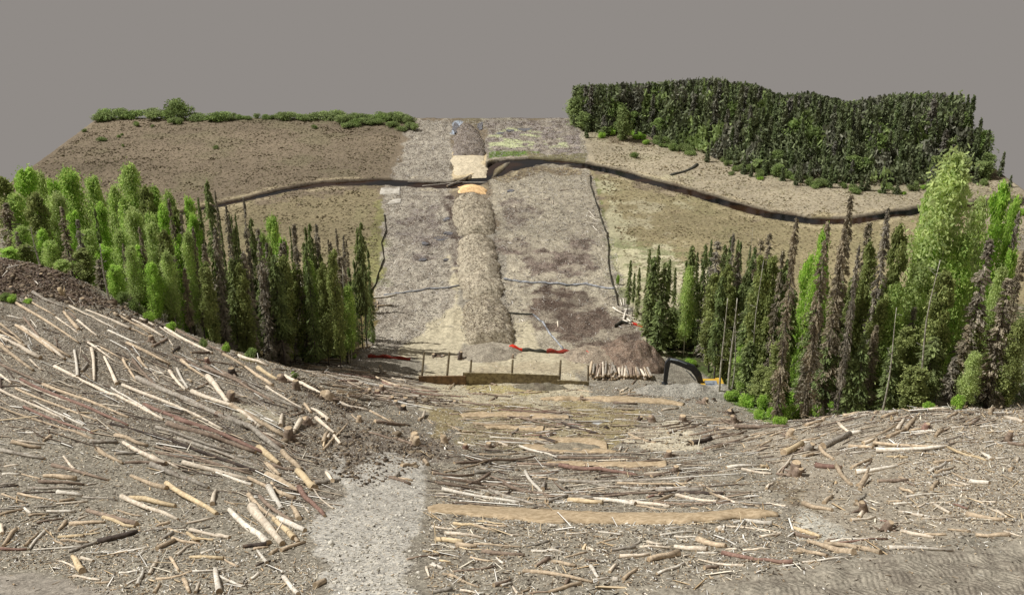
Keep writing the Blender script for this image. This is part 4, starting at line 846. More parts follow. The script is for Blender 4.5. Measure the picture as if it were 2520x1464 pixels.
NAMEC = {'p': 'cream', 't': 'tan', 'b': 'brown', 'r': 'reddish', 'g': 'grey', 'w': 'white', 'd': 'dark', 'y': 'golden'}
ORD = ['', 'first', 'second', 'third', 'fourth', 'fifth', 'sixth', 'seventh', 'eighth', 'ninth', 'tenth', 'eleventh', 'twelfth', 'thirteenth', 'fourteenth', 'fifteenth', 'sixteenth', 'seventeenth', 'eighteenth', 'nineteenth', 'twentieth']
def ordn(i):
    if i <= 20: return ORD[i]
    t, u = divmod(i, 10); return ({2: 'twenty', 3: 'thirty', 4: 'forty', 5: 'fifty', 6: 'sixty'}[t]+'-'+ORD[u]) if u else {3: 'thirtieth', 4: 'fortieth', 5: 'fiftieth', 6: 'sixtieth'}[t]
def ordinals(items):
    """items: list of (obj, desc, place, px). Labels that would coincide are told apart by their order from the left."""
    d = {}
    for it in items: d.setdefault((it[1], it[2]), []).append(it)
    for (desc, pl), L in d.items():
        L.sort(key=lambda t: t[3])
        for i, it in enumerate(L):
            if len(L) == 1: lb = desc+' '+pl
            elif len(L) == 2: lb = desc+' '+pl+(', left one' if i == 0 else ', right one')
            elif i == 0: lb = desc+' '+pl+', leftmost'
            elif i == len(L)-1: lb = desc+' '+pl+', rightmost'
            else: lb = desc+' '+pl+', '+ordn(i+1)+' from left'
            it[0]['label'] = lb
            if len(lb.split()) > 16: print('LONG', lb)
def make_log(P2, wd, key):
    pts = []
    for (a, b), (c, d) in zip(P2[:-1], P2[1:]):
        A, B = land(a, b), land(c, d)
        if np.linalg.norm(B-A) > 34: print('SKIP', P2, round(float(np.linalg.norm(B-A)))); return None
        n = max(3, int(np.linalg.norm(B-A)/1.1))
        for k in range(n+1 if (c, d) == P2[-1] else n):
            t = k/n; pts.append(A*(1-t)+B*t)
    pts = np.array(pts); n = len(pts)
    _, _, dep = proj(*pts.mean(0)); rad = max(.045, wd*float(dep)/F*.5*1.1)
    g = np.maximum(full_z(pts[:, 0], pts[:, 1]), -.05); g2 = g.copy()
    if n > 4: g2 = np.convolve(np.pad(g, 2, 'edge'), np.ones(5)/5, 'valid')
    pts[:, 2] = np.maximum(g2, g-rad*.3)+rad*.78
    L = float(np.linalg.norm(pts[-1]-pts[0]))
    side = np.array([-(pts[-1]-pts[0])[1], (pts[-1]-pts[0])[0], 0])/max(L, .1)
    bw = rng.normal(0, .006*L)
    tt = np.linspace(0, 1, n); pts += np.outer(np.sin(math.pi*tt)*bw+rng.normal(0, rad*.1, n), side)
    tp = rng.uniform(.55, .9); rr = rad*(1.12-(1.12-tp)*(tt if rng.random() < .7 else tt[::-1]))
    rr = rr*(1+rng.normal(0, .05, n))
    o0 = pts[0].copy(); V, q, c = tubepts(pts-o0, rr, 9, True, .16)
    short = L/max(rad, .01)
    nm = 'branch' if rad < .072 else ('wood_piece' if L < 2.6 else 'felled_log')
    o = mesh(nm, V, q+c, [LM[key], M_END], None, True, None, [0]*len(q)+[1]*len(c))
    for p_ in list(o.data.polygons)[-2:]: p_.use_smooth = False
    # knots and broken stubs
    if rad > .08 and L > 2 and rng.random() < .5:
        for _ in range(rng.integers(1, 4)):
            mb = MB()
            i = rng.integers(0, n-1); dr = np.array([rng.normal(), rng.normal(), abs(rng.normal())+.3]); dr /= np.linalg.norm(dr); b0 = pts[i]-o0
            mb.tube([b0, b0+dr*rad*rng.uniform(1.6, 3.5)], [rad*.28, rad*.14], 5)
            mb.build('branch_stub', LM[key], o, True)
    o.location = o0
    cx = sum(p[0] for p in P2)/len(P2); cy = sum(p[1] for p in P2)/len(P2)
    dx, dy = P2[-1][0]-P2[0][0], P2[-1][1]-P2[0][1]
    if dx < 0: dx, dy = -dx, -dy
    an = math.degrees(math.atan2(dy, dx))
    ori = 'level' if abs(an) < 9 else ('slanting down' if 0 < an < 50 else ('slanting up' if -50 < an < 0 else 'upright'))
    size = ('long ' if L > 7 else ('short ' if L < 3.4 and nm == 'felled_log' else ''))+('thick ' if rad > .26 else ('thin ' if rad < .1 and nm == 'felled_log' else ''))
    kn = {'branch': 'branch', 'wood_piece': 'wood chunk', 'felled_log': 'log'}[nm]
    o['category'] = {'branch': 'branch', 'wood_piece': 'wood piece', 'felled_log': 'log'}[nm]
    o['group'] = {'branch': 'branches', 'wood_piece': 'wood chunks', 'felled_log': 'logs'}[nm]+' '+place_name(cx, cy)
    return (o, size+NAMEC[key]+' '+kn+' '+ori, place_name(cx, cy), cx)
items = []
for l in LOGS:
    it = make_log(*l)
    if it: items.append(it)
def imp(it):
    m = it[0].data; c = np.array([v.co for v in m.vertices])+np.array(it[0].location); px, py, _ = proj(c[:, 0], c[:, 1], c[:, 2])
    return (px.max()-px.min()+3)*(py.max()-py.min()+3)
br = sorted([i for i in items if i[0].name.startswith('branch')], key=imp, reverse=True)
if len(br) > 290:
    V = []; Fc = []; n_ = 0; mats = [LM[k] for k in 'ptbrgwdy']; mi_ = []
    for it in br[290:]:
        o = it[0]; v = np.array([q.co for q in o.data.vertices])+np.array(o.location); V.append(v)
        for p_ in o.data.polygons: Fc.append(tuple(q+n_ for q in p_.vertices)); mi_.append(mats.index(o.data.materials[0]))
        n_ += len(v); items.remove(it)
        for ch in list(o.children): bpy.data.objects.remove(ch)
        bpy.data.objects.remove(o)
    tag(mesh('small_branches', np.concatenate(V), Fc, mats, None, True, None, mi_), 'smallest thin branches lying among the logs', 'branches', kind='stuff')
ordinals(items)
from collections import Counter

print('LOGS', Counter(i[0].name.split('.')[0] for i in items))

# ---------------------------------------------------------------- log deck at the end of the barrier
def deck():
    its = []; n = 64
    for i in range(n):
        t = i/(n-1); layer = i % 2
        bx = 1452+t*150+rng.normal(0, 1.6); by = 935-rng.uniform(0, 4)-layer*6-8*math.sin(math.pi*min(1, t*2))*0
        base = land(bx, 932)
        ln = rng.uniform(1.7, 2.5)*(1.1 if t < .45 else .8); r = rng.uniform(.10, .165)
        d = np.array([rng.normal(.12-.25*t, .1), 1, 0]); d /= np.linalg.norm(d)
        z0 = base[2]+r+(0 if not layer else .32)+rng.uniform(0, .12)+(.3 if (i % 3 == 0 and t < .5) else 0)
        p0 = np.array([base[0], base[1]-.4+rng.uniform(-.3, .3), z0]); p1 = p0+d*ln; p1[2] = max(float(ground(p1[0], p1[1]))+r, z0+ln*rng.uniform(.0, .2))
        P3 = [p0*(1-k)+p1*k for k in np.linspace(0, 1, 5)]
        V, q, c = tubepts(np.array(P3)-p0, [r*1.1, r, r, r*.95, r*.85], 9, True, .12)
        key = random.choice('ptbgbg')
        o = mesh('deck_log', V, q+c, [LM[key], M_END], None, True, None, [0]*len(q)+[1]*len(c)); o.location = p0
        tag(o, 'short pale peeled log stacked end on in the log deck beside the barrier', 'log', 'logs stacked in the deck beside the plank barrier')
deck()

# ---------------------------------------------------------------- stumps, root clumps and stones
M_ROOT = LM['b']
def stump(dx, dy, r, h, key, lab, lean=0):
    b = land(dx, dy); b[2] = float(full_z(np.array([b[0]]), np.array([b[1]]))[0]); root = empty('tree_stump', b); mb = MB()
    mb.tube([(0, 0, -.1), (0, 0, h*.3), (lean*h*.5, 0, h*.7), (lean*h, 0, h)], [r*1.5, r*1.05, r*.92, r*.85], 9, .2)
    mb.build('trunk', LM[key], root, True)
    for k in range(rng.integers(3, 6)):
        a = rng.uniform(0, 6.28); L = r*rng.uniform(1.8, 3.4); m2 = MB()
        m2.tube([(0, 0, h*.22), (math.cos(a)*L*.5, math.sin(a)*L*.5, h*.2*rng.uniform(.2, 1.6)), (math.cos(a)*L, math.sin(a)*L, rng.uniform(-.1, .3))], [r*.42, r*.28, r*.1], 6, .2)
        m2.build('root', M_ROOT, root, True)
    m3 = MB(); m3.tube([(lean*h, 0, h), (lean*h, 0, h+.025)], [r*.8, r*.78], 9); m3.build('cut_face', M_END, root)
    root['category'] = 'stump'; root['group'] = 'cut and torn stumps'
    return (root, lab, place_name(dx, dy), dx)
S = []
def rg(x0, y0, sc, x, y): return ((x/sc+x0)*.8867, (y/sc+y0)*.8867)
for x0, y0, sc, L in ((0,650,2.9286,[(505,500,.2,.6,'y'),(1880,1350,.25,.7,'b'),(325,350,.25,.3,'d'),(600,330,.2,.3,'d'),(670,560,.25,.4,'g'),(100,460,.2,.3,'g'),(1230,870,.25,.5,'b'),(1690,1050,.2,.5,'r'),(1300,640,.2,.3,'d'),(1530,785,.2,.5,'t')]),
                      (600,750,2.9286,[(130,850,.3,.6,'d'),(540,910,.35,.6,'b'),(650,970,.3,.8,'b'),(590,1385,.32,.9,'b'),(1345,840,.22,1.0,'g'),(900,748,.3,.4,'t'),(1350,985,.3,.6,'b'),(1310,1010,.3,.4,'r'),(1420,1060,.3,.4,'b'),(1520,1140,.3,.5,'d'),(1160,1235,.2,.5,'t'),(1615,1400,.3,.8,'t'),(110,1050,.25,.7,'b'),(1230,1000,.3,.5,'b'),(1460,1090,.25,.4,'g'),(740,1250,.35,.5,'b'),(900,1040,.5,.5,'t'),(1540,1060,.3,.3,'g')]),
                      (1100,1000,2.9286,[(390,670,.25,.6,'t'),(155,690,.25,.7,'t'),(750,710,.25,.4,'b'),(530,790,.0,.1,'b'),(560,720,.2,.4,'r'),(1505,325,.2,.5,'b'),(480,350,.2,.3,'g')]),
                      (1700,1050,2.928,[(320,350,.3,.5,'b'),(570,350,.35,.6,'b'),(990,360,.3,.7,'b'),(960,290,.35,.4,'d'),(455,640,.25,.5,'b'),(1480,790,.35,.9,'b'),(220,340,.25,.4,'d'),(750,200,.3,.5,'b'),(1435,470,.25,.6,'t'),(1590,590,.3,.6,'g'),(510,760,.2,.4,'b')]),
                      (2200,1100,2.657,[(690,990,.2,.4,'b'),(25,590,.3,.6,'b'),(520,850,.2,.5,'b'),(1590,330,.2,.7,'b'),(980,240,.25,.4,'r')]),
                      (1150,700,3.66,[(465,1085,.25,1.0,'d'),(205,1055,.3,.3,'d'),(1000,1075,.12,.5,'b'),(290,1055,.2,.2,'g')])):
    for x, y, r, h, k in L:
        if r > .05: dx, dy = rg(x0, y0, sc, x, y); S.append(stump(dx, dy, r, h, k, ('squat ' if h < .45 else ('tall ' if h > .75 else ''))+NAMEC[k]+' torn stump', rng.uniform(-.3, .3)))
ordinals(S)

# ---------------------------------------------------------------- litter that nobody could count
def scatter(name, n, polyw, lens, wids, cols, label, flat=.35, align=None, lift=.02, tiltz=.18):
    V0 = []; C0 = []
    x = rng.uniform(-60, 60, n*6); y = rng.uniform(24, 231, n*6)
    k = np.abs(x) < 10+y*.56; x, y = x[k], y[k]
    pr = polyw(x, y); k = rng.random(len(x)) < pr; x, y = x[k][:n], y[k][:n]
    for _ in range(12 if n < 1000 else 0):
        if len(x) >= n: break
        x2 = rng.uniform(-60, 60, n*20); y2 = rng.uniform(28, 125, n*20); k = rng.random(len(x2)) < polyw(x2, y2); x = np.r_[x, x2[k]][:n]; y = np.r_[y, y2[k]][:n]
    n = len(x)
    z = full_z(x, y)+lift
    L = rng.uniform(*lens, n)*np.exp(rng.normal(0, .35, n)); W = rng.uniform(*wids, n)*np.exp(rng.normal(0, .3, n))
    th = rng.uniform(0, math.pi, n) if align is None else rng.normal(align, .28, n)
    ti = rng.normal(0, tiltz, n)
    if align is not None:
        ax_, ay_ = np.cos(th)*L/2, np.sin(th)*L/2; ti = np.arctan2(full_z(x+ax_, y+ay_)-full_z(x-ax_, y-ay_), L); z = np.maximum(z, (full_z(x+ax_, y+ay_)+full_z(x-ax_, y-ay_))/2+lift)
    d = np.stack([np.cos(th)*np.cos(ti), np.sin(th)*np.cos(ti), np.sin(ti)], 1)
    s = np.stack([-np.sin(th), np.cos(th), np.zeros(n)], 1); u = np.array([0, 0, 1.0])
    c = np.stack([x, y, z], 1); hl = (L/2)[:, None]; hw = (W/2)[:, None]
    V = np.stack([c-d*hl-s*hw, c-d*hl+s*hw, c-d*hl*.8+u*hw*2*flat, c+d*hl-s*hw*.7, c+d*hl+s*hw*.7, c+d*hl*.8+u*hw*2*flat], 1).reshape(-1, 3)
    b = (np.arange(n)*6)[:, None]
    Fq = np.concatenate([b+np.array([[0, 2, 5, 3]]), b+np.array([[1, 4, 5, 2]]), b+np.array([[0, 3, 4, 1]])])
    ci = rng.integers(0, len(cols), n); pal = np.array([lin(q) for q in cols]); cc = pal[ci]*rng.uniform(.75, 1.1, n)[:, None]
    o = mesh(name, V, Fq, M_CHIP, None, False, {'tint': np.repeat(cc, 6, 0)})
    tag(o, label, name.replace('_', ' '), kind='stuff'); return o
def wf(x, y):
    px, py, _ = proj(x, y, ground(x, y)); w = np.where(y < 112, .35, 0.)
    for pl, a in (([(-200,1200),(330,1260),(800,1400),(800,1500),(-200,1500)], .9), ([(1050,1270),(1960,1280),(2100,1400),(1500,1480),(1030,1480)], .7), ([(2150,1000),(2600,1000),(2600,1300),(2250,1280)], 1.),
                  ([(-200,740),(430,830),(820,1250),(300,1080),(-200,1100)], .45), ([(780,1130),(1060,1130),(1050,1500),(780,1500)], .06), ([(1500,1480),(1900,1415),(2250,1362),(2700,1325),(2700,1900),(1500,1900)], .05), ([(-200,1390),(120,1405),(330,1500),(-200,1600)], .06)):
        w = np.where(polysd(px, py, pl) > 0, a, w)
    return w
scatter('wood_chips', 170000, wf, (.05, .2), (.025, .06), [(238,228,206),(216,196,164),(190,166,134),(250,246,236),(150,132,110),(84,72,60),(66,56,46),(230,218,196)], 'pale chips and slivers strewn over the muddy slopes')
scatter('wood_shreds', 1900, lambda x, y: np.clip(wf(x, y)*2-.45, 0, 1), (.4, 1.2), (.04, .12), [(240,230,208),(222,200,164),(206,180,142),(248,242,230)], 'long torn wood shreds scattered in the chip litter', lift=.05)
def ws(x, y):
    px, py, _ = proj(x, y, ground(x, y)); w = np.zeros(len(x))
    w = np.where((y > 113) & (polysd(px, py, [(1025,296),(1425,296),(1475,490),(1600,880),(1450,905),(1290,860),(1130,860),(1010,860),(880,890),(905,780),(950,640),(940,470)]) > 0), .9, w)
    w = np.where(polysd(px, py, [(1110,640),(1140,845),(1262,852),(1300,795),(1400,872),(1450,935),(1030,935),(980,868),(1100,790)]) > 0, .04, w)
    w = np.where((px > 1112) & (px < 1200) & (py > 375) & (py < 470), 0, w)
    for pl in ([(1290,725),(1400,698),(1480,735),(1520,790),(1590,850),(1600,890),(1400,872),(1340,830),(1290,780)], [(1250,615),(1330,605),(1440,610),(1450,650),(1350,680),(1250,660)], [(1090,480),(1114,475),(1130,600),(1137,700),(1122,705)]):
        w = np.where(polysd(px, py, pl) > -8*vnoise(x*.3, y*.3, 4), w*.25, w)
    return np.where(river_d(x, y) < 1, 0, w)
scatter('mulch_debris', 34000, ws, (.16, .6), (.035, .085), [(238,232,222),(216,208,196),(186,176,162),(148,138,124),(104,94,84),(70,62,56),(170,160,144),(238,232,222)], 'splintered mulch covering the cleared strip', tiltz=.3)
A1, A2 = land(300, 1000), land(520, 1090); th1 = math.atan2(A2[1]-A1[1], A2[0]-A1[0])
def wl(pl, a):
    def f(x, y):
        px, py, _ = proj(x, y, ground(x, y)); return np.where(polysd(px, py, pl) > 0, a, 0)
    return f
SC_ = [(222,208,186),(196,178,154),(164,146,126),(240,234,222),(132,116,102),(108,94,84)]
scatter('slope_sticks', 420, wl([(-100,760),(330,840),(700,960),(840,1260),(600,1230),(300,1110),(-100,1090)], 1), (1.0, 2.8), (.05, .11), SC_, 'thin sticks combed downslope between the long logs of the left slope', align=th1, lift=.05, tiltz=.04)
scatter('trench_sticks', 700, wl([(1120,1000),(1560,1000),(1700,1130),(1900,1250),(1080,1250),(1060,1140),(1200,1100)], 1), (.6, 2.2), (.05, .12), SC_, 'thin sticks lying across the trench between the logs', align=.0, lift=.05, tiltz=.04)
scatter('bank_sticks', 650, wl([(1560,1010),(1900,1040),(2180,1010),(2500,1010),(2500,1100),(2050,1120),(1900,1140),(1700,1080)], 1), (.6, 2.4), (.05, .12), SC_, 'thin sticks strewn over the right bank and mound crest', align=.35, lift=.05, tiltz=.05)
scatter('bundle_sticks', 520, wl([(680,885),(800,885),(1000,925),(1150,1000),(960,1000),(860,965)], 1), (.8, 2.8), (.05, .12), SC_, 'thin sticks between the logs of the left bundle', align=-.15, lift=.06, tiltz=.04)
def wscat():
    P_ = []; C_ = []
    for S_, bl in WSURF:
        k = rng.integers(0, len(S_), 2600); P_.append(S_[k]+np.stack([rng.normal(0, .12, 2600), rng.normal(0, .12, 2600), np.full(2600, .03)], 1))
    c = np.concatenate(P_); n = len(c); L = rng.uniform(.1, .42, n)[:, None]/2; W = rng.uniform(.015, .04, n)[:, None]; th = rng.uniform(0, 3.14, n); ti = rng.normal(0, .4, n)
    d = np.stack([np.cos(th)*np.cos(ti), np.sin(th)*np.cos(ti), np.sin(ti)], 1)*L; s = np.stack([-np.sin(th), np.cos(th), 0*th], 1)*W; u = np.array([0, 0, 1])*W
    V = np.stack([c-d-s, c-d+s, c-d*.8+u, c+d-s*.7, c+d+s*.7, c+d*.8+u], 1).reshape(-1, 3); b = (np.arange(n)*6)[:, None]
    Fq = np.concatenate([b+np.array([[0, 2, 5, 3]]), b+np.array([[1, 4, 5, 2]]), b+np.array([[0, 3, 4, 1]])])
    pal = np.array([lin(q) for q in ((216,206,190),(190,176,156),(150,138,120),(112,98,84),(96,82,70),(166,148,126))]); cc = pal[rng.integers(0, 6, n)]
    tag(mesh('windrow_mulch', V, Fq, M_CHIP, None, False, {'tint': np.repeat(cc, 6, 0)}), 'loose mulch slivers lying on the windrows', 'mulch', kind='stuff')
wscat()
def wt(x, y):
    px, py, _ = proj(x, y, ground(x, y)); s = polysd(px, py, [(1005,290),(1435,290),(1490,490),(1620,880),(880,900),(930,640),(930,470)])
    return np.where((y > 118) & (s < 0) & (river_d(x, y) > .8), np.where(py > 0, .8, 0), 0)
def tufts():
    n = 60000; x = rng.uniform(-88, 88, n*3); y = rng.uniform(118, 231, n*3); k = rng.random(len(x)) < wt(x, y); x, y = x[k][:n], y[k][:n]; n = len(x)
    z = full_z(x, y); h = rng.uniform(.04, .12, n)*(1+.8*sm(0, .3, fbm(x, y, 3, 2, 6))); wd = rng.uniform(.15, .4, n); th = rng.uniform(0, math.pi, n)
    s = np.stack([np.cos(th), np.sin(th), 0*th], 1)*wd[:, None]; c = np.stack([x, y, z-.02], 1); t = np.stack([rng.normal(0, .1, n), rng.normal(0, .1, n), h], 1); q = np.stack([-s[:, 1], s[:, 0], s[:, 2]], 1)
    V = np.stack([c-s, c+s, c+t, c-q, c+q, c+t*1.02], 1).reshape(-1, 3); b = (np.arange(n)*6)[:, None]
    Fq = np.concatenate([b+np.array([[0, 1, 2]]), b+np.array([[3, 4, 5]])])
    pal = np.array([lin(c_) for c_ in ((166,152,124),(150,138,110),(172,158,130),(142,130,106),(148,142,108))])
    cc = pal[rng.integers(0, 5, n)]; px, py, _ = proj(x, y, z)
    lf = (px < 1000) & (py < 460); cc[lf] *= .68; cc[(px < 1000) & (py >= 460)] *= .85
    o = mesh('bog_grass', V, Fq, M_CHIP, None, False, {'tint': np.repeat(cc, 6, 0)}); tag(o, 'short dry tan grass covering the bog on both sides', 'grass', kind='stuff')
tufts()
def clods():
    ico_t = (1+5**.5)/2
    iv = np.array([(-1,ico_t,0),(1,ico_t,0),(-1,-ico_t,0),(1,-ico_t,0),(0,-1,ico_t),(0,1,ico_t),(0,-1,-ico_t),(0,1,-ico_t),(ico_t,0,-1),(ico_t,0,1),(-ico_t,0,-1),(-ico_t,0,1)])/1.9
    fi = np.array([(0,11,5),(0,5,1),(0,1,7),(0,7,10),(0,10,11),(1,5,9),(5,11,4),(11,10,2),(10,7,6),(7,1,8),(3,9,4),(3,4,2),(3,2,6),(3,6,8),(3,8,9),(4,9,5),(2,4,11),(6,2,10),(8,6,7),(9,8,1)])
    xs = []; 
    for pl, m, sz in (([(715,928),(800,962),(905,1005),(870,1012),(760,966)], 1800, .06), ([(850,1090),(1000,1060),(1120,1100),(1120,1125),(1000,1118),(905,1105),(860,1155)], 500, .05), ([(940,965),(1125,988),(1110,1000),(950,982)], 800, .07),
                      ([(-50,640),(120,645),(330,775),(430,812),(300,790),(120,730),(-50,740)], 2600, .07), ([(1480,850),(1600,860),(1600,905),(1500,905)], 500, .07), ([(1640,945),(1780,955),(1760,990),(1680,990)], 600, .06), ([(700,960),(1100,1120),(900,1200),(700,1100)], 1500, .06),
                      ([(1280,1040),(1700,1040),(1700,1250),(1080,1250)], 600, .06), ([(850,1130),(1040,1140),(1030,1460),(790,1460)], 1500, .028)):
        bx = np.array(pl); k = 0
        while k < m:
            a, b = rng.uniform(bx[:, 0].min(), bx[:, 0].max()), rng.uniform(bx[:, 1].min(), bx[:, 1].max())
            if polysd(np.array([a]), np.array([b]), pl)[0] > -3: xs.append(tuple(land(a, b))+(sz*math.exp(rng.normal(0, .5)), sz)); k += 1
    xs = np.array(xs); n = len(xs); z = full_z(xs[:, 0], xs[:, 1])
    V = iv[None]*xs[:, 3][:, None, None]*rng.uniform(.6, 1.3, (n, 12, 1)); V[:, :, 2] *= .7
    V = V+np.stack([xs[:, 0], xs[:, 1], z+xs[:, 3]*.25], 1)[:, None, :]
    pal = np.array([lin(c) for c in ((82,70,58),(108,94,78),(132,118,98),(64,56,48))]); cc = pal[rng.integers(0, 4, n)]
    cc[xs[:, 4] < .04] = np.array(lin((206,200,186))); cc[(xs[:, 4] < .04) & (rng.random(n) < .4)] = np.array(lin((140,134,120)))
    Fq = (fi[None]+(np.arange(n)*12)[:, None, None]).reshape(-1, 3)
    o = mesh('soil_clods', V.reshape(-1, 3), Fq, M_CHIP, None, False, {'tint': np.repeat(cc, 12, 0)}); tag(o, 'dark crumbled clods and pebbles along the broken banks', 'clods', kind='stuff')
clods()
# ---------------------------------------------------------------- trees
def quads(C, A, B, rl):
    """centres C with half axes A, B -> vertices, faces, colour"""
    V = np.stack([C-A-B*.6, C+A-B*.35, C+A*.8+B*.6, C-A*.9+B*.5], 1).reshape(-1, 3)
    Fq = np.arange(len(C)*4).reshape(-1, 4)
    return V, Fq, np.repeat(rl, 4, 0)
def rvec(n):
    v = rng.normal(0, 1, (n, 3)); return v/np.linalg.norm(v, axis=1)[:, None]
def conifer(name, mat, h, r, leaves, ls, base=.12, lump=.25, powr=.75, droop=.5, ragged=.3, sticks=0, seed=0):
    root = empty(name, (0, 0, -500))
    nb = int(leaves/14); z = base+(1-base)*rng.random(nb)**1.15; z = np.sort(z)
    a = rng.uniform(0, 6.283, nb)
    prof = (1-z)**powr*np.minimum(1, (z-base)/.12+.35)
    lobe = 1+lump*np.sin(z*h*1.9+seed)+lump*.8*np.sin(a*2+z*h*.9+seed*2)
    L = r*prof*lobe*(1-ragged*rng.random(nb)**2)+.12
    m = 14; t = np.sqrt(rng.random((nb, m)))*.95+.08
    x = np.cos(a)[:, None]*t*L[:, None]; y = np.sin(a)[:, None]*t*L[:, None]
    zz = (z*h)[:, None]-droop*(t**1.5)*L[:, None]*.8
    C = np.stack([x, y, zz], -1).reshape(-1, 3)+rng.normal(0, ls*.45, (nb*m, 3)); n = len(C)
    out = np.stack([np.cos(a), np.sin(a), np.full(nb, -droop)], 1).repeat(m, 0)
    A = (out+.45*rvec(n))*ls*rng.uniform(.6, 1.25, (n, 1)); q = np.cross(A, rvec(n)); q /= np.linalg.norm(q, axis=1)[:, None]+1e-6
    B = q*ls*rng.uniform(.35, .75, (n, 1))
    clump = np.clip(.5+.5*np.sin(z*h*1.3+a*1.5+seed)+rng.normal(0, .2, nb), 0, 1).repeat(m)
    rl = np.stack([rng.random(n), clump, np.zeros(n)], 1)
    V, Fq, rl = quads(C, A, B, rl)
    mesh('crown', V, Fq, mat, root, False, {'lc': rl})
    mb = MB(); bend = rng.normal(0, .1, 2); zs = np.linspace(-.4, h*.99, 7)
    mb.tube([(bend[0]*math.sin(q/h*3), bend[1]*math.sin(q/h*2), q) for q in zs], [max(.03, .013*h*(1-q/h*.93)) for q in zs], 7, .1)
    tk = mb.build('trunk', M_TRUNK, root, True)
    if sticks:
        mb = MB(); mb.tube([(0, 0, h*.03), (0, 0, h*.5), (0, 0, h*.85)], [.04, .035, .03], 5)
        for _ in range(sticks):
            q = h*rng.uniform(.05, .8); a_ = rng.uniform(0, 6.28); l_ = r*rng.uniform(.5, 1.3)*(1.1-q/h)
            mb.tube([(0, 0, q), (math.cos(a_)*l_*.6, math.sin(a_)*l_*.6, q-l_*.12), (math.cos(a_)*l_, math.sin(a_)*l_, q-l_*.4)], [.035, .022, .01], 4)
        mb.build('twigs', M_TRUNK, tk, True)
    return root
def broadleaf(name, mat, h, r, leaves, ls, base=.3, blobs=26, sx=1.0, trunk=M_ASPT, topr=.75):
    root = empty(name, (0, 0, -500)); C = []; cl = []
    bc = []
    for i in range(blobs):
        t = (i+.5)/blobs; zc = base+(1-base)*t
        rr = r*math.sin(math.pi*min(1, .12+.80*t**topr))**.6
        a = i*2.4+rng.normal(0, .4); o = rr*rng.uniform(.15, .75)
        bc.append((math.cos(a)*o, math.sin(a)*o, zc*h-r*.35*(t > .9), rr*rng.uniform(.42, .62)))
    for (x, y, z, br) in bc:
        n = int(leaves/blobs); d = rvec(n); rad = br*(rng.random((n, 1))**.45)*(1+.5*np.clip(rng.normal(0, 1, (n, 1)), 0, 2)**2*.5)
        C.append(np.array([x, y, min(z, h-br*.9)])+d*rad*np.array([1, 1, 1.15])); cl.append(np.clip(rng.uniform(.2, .8)+rng.normal(0, .12, n), 0, 1))
    C = np.concatenate(C); cl = np.concatenate(cl); n = len(C)
    A = rvec(n)*ls*rng.uniform(.6, 1.3, (n, 1)); B = np.cross(A, rvec(n)); B = B/(np.linalg.norm(B, axis=1)[:, None]+1e-6)*ls*rng.uniform(.5, .9, (n, 1))
    V, Fq, rl = quads(C, A, B, np.stack([rng.random(n), cl, cl*0], 1))
    mesh('crown', V, Fq, mat, root, False, {'lc': rl})
    mb = MB(); bend = rng.normal(0, .25, 2); zs = np.linspace(-.4, h*.9, 8)
    ax = lambda q: np.array([bend[0]*math.sin(q/h*3), bend[1]*math.sin(q/h*2.3), q])
    mb.tube([ax(q) for q in zs], [max(.03, .011*h*(1-q/h*.9)) for q in zs], 7, .1)
    tk = mb.build('trunk', trunk, root, True)
    mb = MB()
    for (x, y, z, br) in bc[::2]:
        q = max(base*h*.8, z-rng.uniform(1.2, 3)); p0 = ax(q); p1 = np.array([x, y, z]); mb.tube([p0, (p0+p1)/2+np.array([0, 0, -.2]), p1], [.075, .05, .02], 5)
    mb.build('limbs', trunk, tk, True)
    return root
def bush(name, mat, h, r, leaves, ls):
    root = empty(name, (0, 0, -500)); C = []; cl = []
    for i in range(9):
        a = rng.uniform(0, 6.28); o = r*rng.uniform(.1, .65); br = r*rng.uniform(.35, .55); n = leaves//9
        d = rvec(n); C.append(np.array([math.cos(a)*o, math.sin(a)*o, h*rng.uniform(.3, .68)])+d*(rng.random((n, 1))**.33)*np.array([br, br, h*.36])); cl.append(np.clip(rng.uniform(.2, .8)+rng.normal(0, .1, n), 0, 1))
    C = np.concatenate(C); cl = np.concatenate(cl); n = len(C); C[:, 2] = np.abs(C[:, 2])
    A = rvec(n)*ls*rng.uniform(.6, 1.3, (n, 1)); B = np.cross(A, rvec(n)); B = B/(np.linalg.norm(B, axis=1)[:, None]+1e-6)*ls*rng.uniform(.5, .9, (n, 1))
    V, Fq, rl = quads(C, A, B, np.stack([rng.random(n), cl, cl*0], 1)); mesh('foliage', V, Fq, mat, root, False, {'lc': rl})
    mb = MB()
    for i in range(7):
        a = rng.uniform(0, 6.28); mb.tube([(0, 0, -.1), (math.cos(a)*r*.3, math.sin(a)*r*.3, h*.4), (math.cos(a)*r*.6, math.sin(a)*r*.6, h*.75)], [.05, .035, .015], 5)
    mb.build('stems', M_TRUNK, root, True); return root
HN = 16.0
